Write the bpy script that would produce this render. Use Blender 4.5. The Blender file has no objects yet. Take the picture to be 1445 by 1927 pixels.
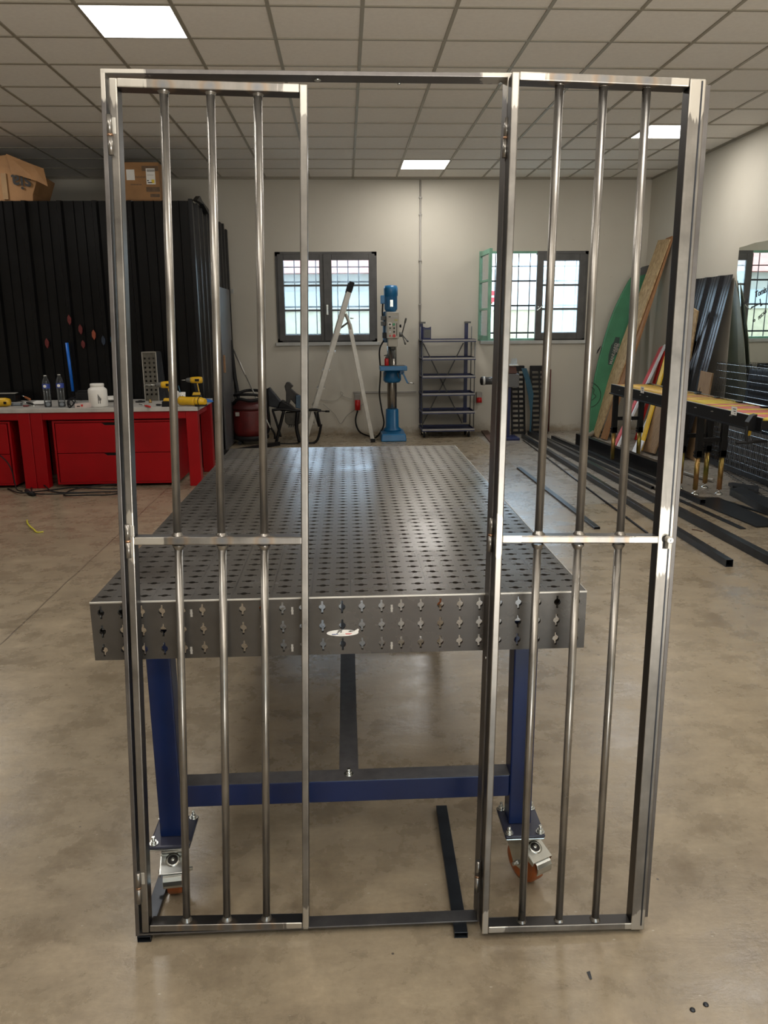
import bpy, math, random
from mathutils import Vector, Matrix
random.seed(7)
scene = bpy.context.scene
COL = scene.collection
PI = math.pi

# ------------------------------------------------------------------ camera
F, TILT, YAW, ROLL, CAMH = 1481.85, 0.235118555, 0.0467051896, -0.0075251802, 1.59500943
_fw = Vector((math.sin(YAW) * math.cos(TILT), math.cos(YAW) * math.cos(TILT), -math.sin(TILT)))
_r0 = Vector((math.cos(YAW), -math.sin(YAW), 0))
_u0 = _r0.cross(_fw)
_rt = _r0 * math.cos(ROLL) + _u0 * math.sin(ROLL)
_up = -_r0 * math.sin(ROLL) + _u0 * math.cos(ROLL)
CAM = Vector((0, 0, CAMH))
cd = bpy.data.cameras.new('camera')
cam = bpy.data.objects.new('camera', cd)
COL.objects.link(cam)
cd.sensor_fit = 'VERTICAL'; cd.sensor_height = 36; cd.lens = F / 1927 * 36
cd.clip_start = 0.05; cd.clip_end = 300
cam.matrix_world = Matrix((( _rt.x, _up.x, -_fw.x, CAM.x), (_rt.y, _up.y, -_fw.y, CAM.y), (_rt.z, _up.z, -_fw.z, CAM.z), (0, 0, 0, 1)))
scene.camera = cam

# ------------------------------------------------------------------ world, lights, exposure
scene.view_settings.view_transform = 'Standard'
scene.view_settings.look = 'None'
scene.view_settings.gamma = 1
scene.view_settings.exposure = 1.16
SKY_STRENGTH = 3.6
YARD_POWER = 1100
PANEL_FILL_POWER = 10
PANEL_EMIT = 3.0
w = bpy.data.worlds.new('sky'); scene.world = w; w.use_nodes = True
bg = w.node_tree.nodes['Background']
bg.inputs[0].default_value = (0.60, 0.81, 1.0, 1); bg.inputs[1].default_value = SKY_STRENGTH
def area(name, loc, rot, sx, sy, power, color=(1, 1, 1)):
    l = bpy.data.lights.new(name, 'AREA'); l.shape = 'RECTANGLE'; l.size = sx; l.size_y = sy; l.energy = power; l.color = color
    o = bpy.data.objects.new(name, l); o.location = loc; o.rotation_euler = rot; COL.objects.link(o); return o
# daylight of the wide workshop door behind the photographer: sky part and sunlit ground part
DX0, DX1, DZ = 0.2, 2.6, 2.35
area('yard_bounce', ((DX0 + DX1) / 2, -5.2, 0.06), (math.radians(180), 0, 0), 5.0, 3.6, YARD_POWER, (1.0, 0.95, 0.87))
# three visible ceiling lamps; the rest are unseen area lamps added as fill
PANELS_AND_FILLS = [(-1.649, 5.6116), (0.751, 10.4116), (3.151, 8.6116), (-4.649, 8.0116), (-1.649, 0.2116), (0.751, -1.5884), (3.151, 1.4116), (-4.649, 2.6116), (0.751, 4.4116), (-1.649, 2.6116), (0.751, 1.4116), (2.551, 4.4116), (-0.449, -0.9884)]
for _x, _y in PANELS_AND_FILLS:
    area('panel_and_fill_light', (_x + .3, _y + .3, 3.53), (0, 0, 0), .55, .55, PANEL_FILL_POWER, (1.0, 0.96, 0.90))

# ------------------------------------------------------------------ helpers: pixels to points
def ray(x, y):
    return _fw + _rt * ((x - 722.5) / F) - _up * ((y - 963.5) / F)
def px(x, y, axis, val):
    d = ray(x, y); t = (val - CAM[axis]) / d[axis]
    return CAM + d * t
def fl(x, y, z=0.0): return px(x, y, 2, z)
def on_plane(x, y, p, n):
    d = ray(x, y); t = (p - CAM).dot(n) / d.dot(n); return CAM + d * t
V = Vector

# ------------------------------------------------------------------ helpers: materials
def new_mat(name):
    m = bpy.data.materials.new(name); m.use_nodes = True
    nt = m.node_tree; return m, nt, nt.nodes['Principled BSDF']
def N(nt, t, **kw):
    n = nt.nodes.new(t)
    for k, v in kw.items(): setattr(n, k, v)
    return n
def ramp(nt, fac, stops):
    r = N(nt, 'ShaderNodeValToRGB'); cr = r.color_ramp
    while len(cr.elements) > 1: cr.elements.remove(cr.elements[-1])
    cr.elements[0].position = stops[0][0]; cr.elements[0].color = (*stops[0][1], 1) if len(stops[0][1]) == 3 else stops[0][1]
    for p, c in stops[1:]:
        e = cr.elements.new(p); e.color = (*c, 1)
    nt.links.new(fac, r.inputs[0]); return r.outputs[0]
def noise(nt, vec, scale, detail=4, rough=0.55, dist=0.0):
    n = N(nt, 'ShaderNodeTexNoise'); n.inputs['Scale'].default_value = scale; n.inputs['Detail'].default_value = detail
    n.inputs['Roughness'].default_value = rough; n.inputs['Distortion'].default_value = dist
    if vec is not None: nt.links.new(vec, n.inputs['Vector'])
    return n.outputs['Fac']
def geo(nt, scale=(1, 1, 1), obj=False):
    if obj:
        src = N(nt, 'ShaderNodeTexCoord').outputs['Object']
    else:
        src = N(nt, 'ShaderNodeNewGeometry').outputs['Position']
    mp = N(nt, 'ShaderNodeMapping'); mp.inputs['Scale'].default_value = scale
    nt.links.new(src, mp.inputs['Vector']); return mp.outputs[0]
def mixc(nt, fac, a, b, mode='MIX'):
    m = N(nt, 'ShaderNodeMix', data_type='RGBA', blend_type=mode)
    for s, v in ((m.inputs[0], fac), (m.inputs[6], a), (m.inputs[7], b)):
        if isinstance(v, (int, float)): s.default_value = v
        elif isinstance(v, tuple): s.default_value = (*v[:3], 1)
        else: nt.links.new(v, s)
    return m.outputs[2]
def bump(nt, bs, h, strength=0.2, dist=0.01):
    b = N(nt, 'ShaderNodeBump'); b.inputs['Strength'].default_value = strength; b.inputs['Distance'].default_value = dist
    nt.links.new(h, b.inputs['Height']); nt.links.new(b.outputs[0], bs.inputs['Normal'])
def math_(nt, op, a, b=0.0, c=None):
    m = N(nt, 'ShaderNodeMath', operation=op)
    for i, v in enumerate((a, b) if c is None else (a, b, c)):
        if isinstance(v, (int, float)): m.inputs[i].default_value = v
        else: nt.links.new(v, m.inputs[i])
    return m.outputs[0]
def M(name, c, rough=0.5, metal=0.0, var=0.12, scale=8, spec=0.5, bmp=0.0, emit=None, c2=None, obj=True, vscale=(1, 1, 1)):
    m, nt, bs = new_mat(name)
    v = geo(nt, vscale, obj)
    f = noise(nt, v, scale)
    lo = tuple(x * (1 - var) for x in c); hi = tuple(min(1, x * (1 + var)) for x in (c2 or c))
    nt.links.new(ramp(nt, f, [(0.3, lo), (0.7, hi)]), bs.inputs['Base Color'])
    bs.inputs['Roughness'].default_value = rough; bs.inputs['Metallic'].default_value = metal
    bs.inputs['Specular IOR Level'].default_value = spec
    if bmp: bump(nt, bs, noise(nt, v, scale * 5), bmp)
    if emit:
        bs.inputs['Emission Color'].default_value = (*emit[0], 1); bs.inputs['Emission Strength'].default_value = emit[1]
    return m

# ------------------------------------------------------------------ helpers: meshes and objects
ORI = {}
class MB:
    def __init__(s): s.v = []; s.f = []; s.sm = []
    def add(s, vs, fs, smooth=False):
        o = len(s.v); s.v += [V(p) for p in vs]
        for f in fs: s.f.append(tuple(i + o for i in f)); s.sm.append(smooth)
        return s
    def hexa(s, c):   # 8 corners: bottom 4 ccw, top 4 ccw
        return s.add(c, [(0, 3, 2, 1), (4, 5, 6, 7), (0, 1, 5, 4), (1, 2, 6, 5), (2, 3, 7, 6), (3, 0, 4, 7)])
    def box(s, x0, x1, y0, y1, z0, z1):
        return s.hexa([(x0, y0, z0), (x1, y0, z0), (x1, y1, z0), (x0, y1, z0), (x0, y0, z1), (x1, y0, z1), (x1, y1, z1), (x0, y1, z1)])
    def bar(s, p0, p1, wd, dp, n, front=False):
        """rectangular bar from p0 to p1; n is the direction of its depth; front: p0,p1 lie on the face it starts from"""
        p0, p1, n = V(p0), V(p1), V(n).normalized(); d = (p1 - p0).normalized()
        side = d.cross(n).normalized(); n = side.cross(d).normalized()
        if n.dot(V(n)) < 0: n = -n
        a = 0 if front else -dp / 2; b = dp if front else dp / 2
        c = []
        for p in (p0, p1):
            c += [p - side * wd / 2 + n * a, p + side * wd / 2 + n * a, p + side * wd / 2 + n * b, p - side * wd / 2 + n * b]
        return s.hexa(c)
    def ring(s, pts, dirs, radii, n=10, caps=True, smooth=True):
        vs = []; fs = []; prev = None
        for i, (p, d, r) in enumerate(zip(pts, dirs, radii)):
            d = d.normalized()
            if prev is None: u = d.orthogonal().normalized()
            else: u = (prev - d * prev.dot(d)).normalized()
            prev = u; w_ = d.cross(u)
            for k in range(n):
                a = 2 * PI * k / n; vs.append(p + (u * math.cos(a) + w_ * math.sin(a)) * r)
        for i in range(len(pts) - 1):
            for k in range(n):
                a, b = i * n + k, i * n + (k + 1) % n; fs.append((a, b, b + n, a + n))
        s.add(vs, fs, smooth)
        if caps:
            L = len(pts) - 1; o = len(s.v) - len(vs)
            s.f.append(tuple(o + k for k in range(n))[::-1]); s.sm.append(False)
            s.f.append(tuple(o + L * n + k for k in range(n))); s.sm.append(False)
        return s
    def cyl(s, p0, p1, r, n=14, r2=None, caps=True):
        p0, p1 = V(p0), V(p1); d = p1 - p0
        return s.ring([p0, p1], [d, d], [r, r if r2 is None else r2], n, caps)
    def tube(s, pts, r, n=8, smooth_path=True):
        pts = [V(p) for p in pts]
        if smooth_path and len(pts) > 2:
            q = []
            P = [pts[0]] + pts + [pts[-1]]
            for i in range(1, len(P) - 2):
                for k in range(5):
                    t = k / 5; a, b, c, d = P[i - 1], P[i], P[i + 1], P[i + 2]
                    q.append(0.5 * ((2 * b) + (c - a) * t + (2 * a - 5 * b + 4 * c - d) * t * t + (3 * b - a - 3 * c + d) * t ** 3))
            q.append(pts[-1]); pts = q
        dirs = []
        for i in range(len(pts)):
            a = pts[max(0, i - 1)]; b = pts[min(len(pts) - 1, i + 1)]; dd = b - a
            dirs.append(dd if dd.length > 1e-9 else V((0, 0, 1)))
        return s.ring(pts, dirs, [r] * len(pts), n)
    def lathe(s, base, prof, n=20, axis=V((0, 0, 1))):
        base = V(base); ax = V(axis).normalized()
        pts = [base + ax * h for r, h in prof]
        return s.ring(pts, [ax] * len(prof), [max(r, 1e-4) for r, h in prof], n)
    def prism(s, poly, ext):
        """closed polygon (list of points) pushed along vector ext"""
        ext = V(ext); n = len(poly); vs = [V(p) for p in poly] + [V(p) + ext for p in poly]
        fs = [tuple(range(n))[::-1], tuple(range(n, 2 * n))] + [(i, (i + 1) % n, (i + 1) % n + n, i + n) for i in range(n)]
        return s.add(vs, fs)
    def sheet(s, rowa, rowb, th):
        """corrugated sheet between two matching polylines, thickness th (vector)"""
        th = V(th); n = len(rowa); vs = [V(p) for p in rowa] + [V(p) for p in rowb] + [V(p) + th for p in rowa] + [V(p) + th for p in rowb]
        fs = []
        for i in range(n - 1):
            fs.append((i, i + 1, n + i + 1, n + i)); fs.append((2 * n + i, 3 * n + i, 3 * n + i + 1, 2 * n + i + 1))
            fs.append((i, 2 * n + i, 2 * n + i + 1, i + 1)); fs.append((n + i, n + i + 1, 3 * n + i + 1, 3 * n + i))
        fs.append((0, n, 3 * n, 2 * n)); fs.append((n - 1, 3 * n - 1, 4 * n - 1, 2 * n - 1))
        return s.add(vs, fs)
    def rtube(s, p0, p1, wd, hg, t, up=V((0, 0, 1))):
        """open rectangular tube; p0,p1 = centre of its underside"""
        p0, p1 = V(p0), V(p1); d = (p1 - p0).normalized(); sd = d.cross(V(up)).normalized(); u = sd.cross(d).normalized()
        def rg(p, a, h0, h1): return [p - sd * a + u * h0, p + sd * a + u * h0, p + sd * a + u * h1, p - sd * a + u * h1]
        vs = rg(p0, wd / 2, 0, hg) + rg(p1, wd / 2, 0, hg) + rg(p0, wd / 2 - t, t, hg - t) + rg(p1, wd / 2 - t, t, hg - t)
        fs = []
        for k in range(4):
            j = (k + 1) % 4
            fs += [(k, j, 4 + j, 4 + k), (8 + k, 12 + k, 12 + j, 8 + j), (k, 8 + k, 8 + j, j), (4 + k, 4 + j, 12 + j, 12 + k)]
        return s.add(vs, fs)
    def holes(s, o, U, W, nx, ny, pitch, mu, mv, th, slotU=True, R=0.0088, L=0.0170, hw=0.0027):
        """perforated plate: origin o, unit axes U, W; nx x ny keyhole openings; margins mu, mv; th vector through the plate"""
        o, U, W, th = V(o), V(U), V(W), V(th)
        a0 = math.asin(hw / R); ring = [(L, -hw), (L, hw)]
        angs = [a0, PI / 4, 3 * PI / 8, PI / 2, 5 * PI / 8, 3 * PI / 4, PI - a0]
        ring += [(R * math.cos(a), R * math.sin(a)) for a in angs] + [(-L, hw), (-L, -hw)] + [(R * math.cos(a), R * math.sin(a)) for a in [PI + x for x in angs]]
        if not slotU: ring = [(-b, a) for a, b in ring]
        h = pitch / 2
        sq = []
        for a, b in ring:
            k = h / max(abs(a), abs(b)); sq.append((a * k, b * k))
        n = len(ring)
        vs = []; fs = []
        for i in range(nx):
            for j in range(ny):
                c = o + U * (mu + h + i * pitch) + W * (mv + h + j * pitch); b0 = len(vs)
                vs += [c + U * a + W * b for a, b in sq] + [c + U * a + W * b for a, b in ring] + [c + U * a + W * b + th for a, b in ring]
                for k in range(n):
                    m_ = (k + 1) % n
                    fs += [(b0 + k, b0 + m_, b0 + n + m_, b0 + n + k), (b0 + n + k, b0 + n + m_, b0 + 2 * n + m_, b0 + 2 * n + k)]
        lu = 2 * mu + nx * pitch; lv = 2 * mv + ny * pitch
        def q(u0, u1, v0, v1):
            b0 = len(vs); vs.extend([o + U * u0 + W * v0, o + U * u1 + W * v0, o + U * u1 + W * v1, o + U * u0 + W * v1]); fs.append((b0, b0 + 1, b0 + 2, b0 + 3))
        if mv > 0: q(0, lu, 0, mv); q(0, lu, lv - mv, lv)
        if mu > 0: q(0, mu, mv, lv - mv); q(lu - mu, lu, mv, lv - mv)
        s.add(vs, fs); return s
    def build(s, name, mat, parent=None, bevel=0.0, origin=None, seg=2):
        me = bpy.data.meshes.new(name)
        if parent is not None: org = ORI[parent.name]
        elif origin is not None: org = V(origin)
        else:
            xs = [p.x for p in s.v]; ys = [p.y for p in s.v]; zs = [p.z for p in s.v]
            org = V(((min(xs) + max(xs)) / 2, (min(ys) + max(ys)) / 2, min(zs)))
        me.from_pydata([tuple(p - org) for p in s.v], [], s.f); me.validate(); me.update()
        if len(me.polygons) == len(s.sm):
            me.polygons.foreach_set('use_smooth', s.sm)
        o = bpy.data.objects.new(name, me); COL.objects.link(o)
        if mat: me.materials.append(mat)
        if parent is not None: o.parent = parent
        else: o.location = org
        ORI[o.name] = org
        if bevel:
            b = o.modifiers.new('bevel', 'BEVEL'); b.width = bevel; b.segments = seg; b.limit_method = 'ANGLE'; b.angle_limit = 0.6
            b.harden_normals = False
        return o
def tag(o, label, cat, group=None):
    o['label'] = label; o['category'] = cat
    if group: o['group'] = group
    return o
def thing(name, loc, label, cat, group=None):
    o = bpy.data.objects.new(name, None); COL.objects.link(o); o.location = loc; o.empty_display_size = 0.1
    ORI[o.name] = V(loc); return tag(o, label, cat, group)
def struct(o): o['kind'] = 'structure'; return o
def copy_thing(root, loc, rz, label, group=None):
    def cp(o, par):
        c = o.copy(); COL.objects.link(c)
        if par: c.parent = par
        for ch in list(o.children): cp(ch, c)
        return c
    r = cp(root, None); r.location = loc; r.rotation_euler = (0, 0, rz); r['label'] = label
    if group: r['group'] = group
    ORI[r.name] = V(loc); return r
_dg = None
def text(body, o, right, up, size, mat, parent, name='lettering', th=0.0006, italic=0.0, align='LEFT', spacing=1.0):
    cu = bpy.data.curves.new('t', 'FONT'); cu.body = body; cu.size = size; cu.shear = italic; cu.align_x = align; cu.extrude = th / 2
    cu.space_character = spacing; cu.offset = size * 0.02
    to = bpy.data.objects.new('t', cu); COL.objects.link(to)
    me = bpy.data.meshes.new_from_object(to.evaluated_get(bpy.context.evaluated_depsgraph_get()))
    bpy.data.objects.remove(to); bpy.data.curves.remove(cu)
    R_, U_ = V(right).normalized(), V(up).normalized(); Z_ = R_.cross(U_)
    mb = MB(); mb.add([V(o) + R_ * v.co.x + U_ * v.co.y + Z_ * v.co.z for v in me.vertices], [tuple(p.vertices) for p in me.polygons])
    bpy.data.meshes.remove(me)
    return mb.build(name, mat, parent)

# ------------------------------------------------------------------ materials
def steel(name, base, hi, rough=0.36, pts=(), metal=0.85, streak=(60, 60, 3), heat=(), shade_sides=False):
    m, nt, bs = new_mat(name)
    v = geo(nt); vs_ = geo(nt, streak)
    f1 = noise(nt, vs_, 1.0, 5, 0.6); f2 = noise(nt, v, 9, 5, 0.6)
    col = ramp(nt, f2, [(0.3, base), (0.55, tuple((a + b) / 2 for a, b in zip(base, hi))), (0.75, hi)])
    col = mixc(nt, math_(nt, 'MULTIPLY', f1, 0.5), col, tuple(x * 0.55 for x in base))
    r = math_(nt, 'MULTIPLY_ADD', f2, 0.22, rough - 0.1)
    gp = N(nt, 'ShaderNodeNewGeometry').outputs['Position']
    if pts:
        mask = None
        for (p, rad) in pts:
            d = N(nt, 'ShaderNodeVectorMath', operation='DISTANCE'); nt.links.new(gp, d.inputs[0]); d.inputs[1].default_value = tuple(p)
            q = math_(nt, 'SUBTRACT', 1.0, math_(nt, 'DIVIDE', d.outputs['Value'], rad))
            mask = q if mask is None else math_(nt, 'MAXIMUM', mask, q)
        mask = math_(nt, 'ADD', mask, math_(nt, 'MULTIPLY', math_(nt, 'SUBTRACT', noise(nt, vs_, 1.5, 3), 0.5), 0.9))
        mk = ramp(nt, mask, [(0.12, (0, 0, 0)), (0.2, (1, 1, 1))])
        col = mixc(nt, mk, col, (0.50, 0.47, 0.42))
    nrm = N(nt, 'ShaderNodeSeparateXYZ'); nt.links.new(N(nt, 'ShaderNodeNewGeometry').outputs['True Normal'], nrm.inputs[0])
    if shade_sides: col = mixc(nt, ramp(nt, nrm.outputs['Y'], [(0.0, (0, 0, 0)), (0.001, (1, 1, 1))]) if False else math_(nt, 'GREATER_THAN', nrm.outputs['Y'], -0.6), col, (0.062, 0.058, 0.056))  # shade painted in: every face not turned to the front gets a darker colour
    if heat:
        hm = None
        for p in heat:
            d = N(nt, 'ShaderNodeVectorMath', operation='DISTANCE'); nt.links.new(gp, d.inputs[0]); d.inputs[1].default_value = tuple(p)
            hm = d.outputs['Value'] if hm is None else math_(nt, 'MINIMUM', hm, d.outputs['Value'])
        hm = math_(nt, 'ADD', hm, math_(nt, 'MULTIPLY', math_(nt, 'SUBTRACT', noise(nt, v, 40, 3), .5), .01))
        col = mixc(nt, ramp(nt, hm, [(0.0, (.75, .75, .75)), (0.018, (.6, .6, .6)), (0.030, (0, 0, 0))]), col, ramp(nt, hm, [(0.0, (.15, .16, .18)), (0.012, (.20, .185, .17)), (0.018, (.24, .16, .10)), (0.028, (.38, .30, .20))]))
    nt.links.new(col, bs.inputs['Base Color']); nt.links.new(r, bs.inputs['Roughness'])
    bs.inputs['Metallic'].default_value = metal
    bump(nt, bs, f1, 0.08, 0.002)
    return m
mDark = M('mill_scale_steel', (0.035, 0.038, 0.045), 0.38, 0.6, 0.3, 14)
mDarkTube = M('blue_black_steel', (0.026, 0.03, 0.037), 0.30, 0.6, 0.35, 10)
mBlack = M('black_paint', (0.006, 0.006, 0.007), 0.38, 0, 0.3, 12, spec=0.25)
mBlackRub = M('black_rubber', (0.009, 0.009, 0.010), 0.6, 0, 0.3, 12, spec=0.3)
mSheet = M('black_lacquered_sheet', (0.0045, 0.0045, 0.005), 0.28, 0.0, 0.25, 5, spec=0.22)
mBlue = M('blue_paint', (0.0025, 0.012, 0.062), 0.28, 0, 0.18, 6)
mBluePale = M('machine_blue_paint', (0.012, 0.13, 0.30), 0.35, 0, 0.15, 8)
mNavy = M('navy_paint', (0.008, 0.014, 0.075), 0.4, 0, 0.2, 8)
mZinc = M('zinc_plated_steel', (0.62, 0.64, 0.62), 0.24, 0.95, 0.12, 20)
mAlu = M('aluminium', (0.46, 0.44, 0.40), 0.42, 0.6, 0.12, 12)
mOrange = M('orange_polyurethane', (0.30, 0.075, 0.014), 0.4, 0, 0.25, 25)
mGold = M('yellow_chromated_steel', (0.30, 0.27, 0.05), 0.3, 0.75, 0.25, 5, c2=(0.42, 0.20, 0.09))
mRed = M('red_lacquer', (0.27, 0.0, 0.003), 0.4, 0, 0.12, 3, spec=0.3)
mRedDull = M('dusty_red_plastic', (0.11, 0.008, 0.008), 0.5, 0, 0.3, 9)
mTop = M('worn_grey_top', (0.40, 0.385, 0.36), 0.5, 0, 0.16, 7)
mWhite = M('white_plastic', (0.72, 0.70, 0.66), 0.4, 0, 0.06, 9)
mPaper = M('paper', (0.74, 0.73, 0.70), 0.8, 0, 0.05, 9)
mYellow = M('yellow_plastic', (0.62, 0.36, 0.01), 0.4, 0, 0.12, 12)
mCard = M('cardboard', (0.30, 0.155, 0.062), 0.75, 0, 0.15, 6)
mTape = M('brown_packing_tape', (0.13, 0.08, 0.045), 0.3, 0, 0.2, 20)
mInk = M('black_ink', (0.015, 0.013, 0.012), 0.6)
mRedInk = M('red_ink', (0.6, 0.03, 0.03), 0.5)
mBlueInk = M('blue_ink', (0.03, 0.06, 0.30), 0.5)
mYelInk = M('yellow_ink', (0.75, 0.55, 0.05), 0.5)
mGreyFrame = M('dark_grey_window_paint', (0.075, 0.072, 0.070), 0.45, 0, 0.2, 6)
mGreenFrame = M('pale_green_window_paint', (0.17, 0.36, 0.26), 0.5, 0, 0.2, 6)
mSill = M('window_sill_paint', (0.42, 0.42, 0.40), 0.5, 0, 0.1, 6)
mConduit = M('conduit_grey', (0.33, 0.31, 0.28), 0.5, 0, 0.1, 6)
mGreen = M('green_board', (0.035, 0.175, 0.085), 0.55, 0, 0.2, 3)
mPink = M('pink_board', (0.62, 0.12, 0.14), 0.55)
mRedB = M('red_board', (0.62, 0.02, 0.015), 0.5)
mYelB = M('yellow_board', (0.65, 0.40, 0.02), 0.5)
mWhiteB = M('white_board', (0.62, 0.63, 0.66), 0.5)
mCream = M('machine_cream_grey', (0.40, 0.375, 0.32), 0.45, 0, 0.06, 9)
mGreyMach = M('machine_dark_grey', (0.09, 0.09, 0.085), 0.5)
mGreenBtn = M('green_button', (0.02, 0.25, 0.1), 0.4)
mRedBtn = M('red_button', (0.5, 0.01, 0.01), 0.4)
mPetrol = M('petrol_blue_plastic', (0.012, 0.07, 0.115), 0.5)
mCopper = M('heat_tinted_steel', (0.40, 0.24, 0.15), 0.3, 0.9, 0.3, 60)
mGreyPipe = M('grey_pipe', (0.34, 0.32, 0.29), 0.4, 0.3, 0.15, 12)
mRoof = M('red_tile_roof', (0.34, 0.13, 0.10), 0.8, 0, 0.2, 3)
mHouse = M('pale_house_wall', (0.36, 0.345, 0.30), 0.8, 0, 0.05, 1)
mHouseB = M('bluish_house_wall', (0.30, 0.335, 0.35), 0.8, 0, 0.05, 1)
mYard = M('pale_yard', (0.36, 0.34, 0.30), 0.9, 0, 0.06, 1)
mLeaf = M('shrub_leaves', (0.16, 0.22, 0.07), 0.7, 0, 0.4, 6)

# wood boards
def wood(name, c1, c2, sc=(3, 3, 3), osb=False):
    m, nt, bs = new_mat(name); v = geo(nt, sc, True)
    if osb:
        vo = N(nt, 'ShaderNodeTexVoronoi'); vo.inputs['Scale'].default_value = 16; nt.links.new(v, vo.inputs['Vector'])
        bw = N(nt, 'ShaderNodeRGBToBW'); nt.links.new(vo.outputs['Color'], bw.inputs[0]); col = mixc(nt, 0.5, ramp(nt, noise(nt, v, 12, 6, 0.7, 1.0), [(0.3, c1), (0.7, c2)]), bw.outputs[0], 'SOFT_LIGHT')
    else:
        col = ramp(nt, noise(nt, v, 5, 6, 0.65, 1.2), [(0.3, c1), (0.7, c2)])
    nt.links.new(col, bs.inputs['Base Color']); bs.inputs['Roughness'].default_value = 0.7; return m
mOSB = wood('oriented_strand_board', (0.30, 0.19, 0.09), (0.50, 0.36, 0.19), (3, 3, 1.2), True)
mOSBedge = wood('board_edge_wood', (0.22, 0.10, 0.04), (0.34, 0.17, 0.07), (8, 8, 1))
mPly = wood('plywood', (0.20, 0.12, 0.06), (0.34, 0.22, 0.12), (6, 6, 1.0))

# plaster wall
def plaster():
    m, nt, bs = new_mat('off_white_plaster'); v = geo(nt)
    f = noise(nt, v, 0.7, 5, 0.6); g = noise(nt, v, 14, 5, 0.6)
    col = ramp(nt, f, [(0.3, (0.50, 0.465, 0.395)), (0.7, (0.56, 0.525, 0.45))])
    col = mixc(nt, ramp(nt, noise(nt, geo(nt, (2.2, 2.2, 5)), 1.6, 6, 0.7), [(0.66, (0, 0, 0)), (0.74, (0.35, 0.35, 0.35))]), col, (0.36, 0.32, 0.25))
    # dirty, peeling base of the wall
    sep = N(nt, 'ShaderNodeSeparateXYZ'); nt.links.new(N(nt, 'ShaderNodeNewGeometry').outputs['Position'], sep.inputs[0])
    zz = math_(nt, 'ADD', sep.outputs['Z'], math_(nt, 'MULTIPLY', math_(nt, 'SUBTRACT', noise(nt, v, 5, 5, 0.7), 0.5), 0.35))
    col = mixc(nt, ramp(nt, zz, [(0.0, (0.8, 0.8, 0.8)), (0.12, (0, 0, 0))]), col, (0.24, 0.18, 0.11))
    nt.links.new(col, bs.inputs['Base Color']); bs.inputs['Roughness'].default_value = 0.75
    bump(nt, bs, g, 0.15, 0.004); return m
mWall = plaster()

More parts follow.
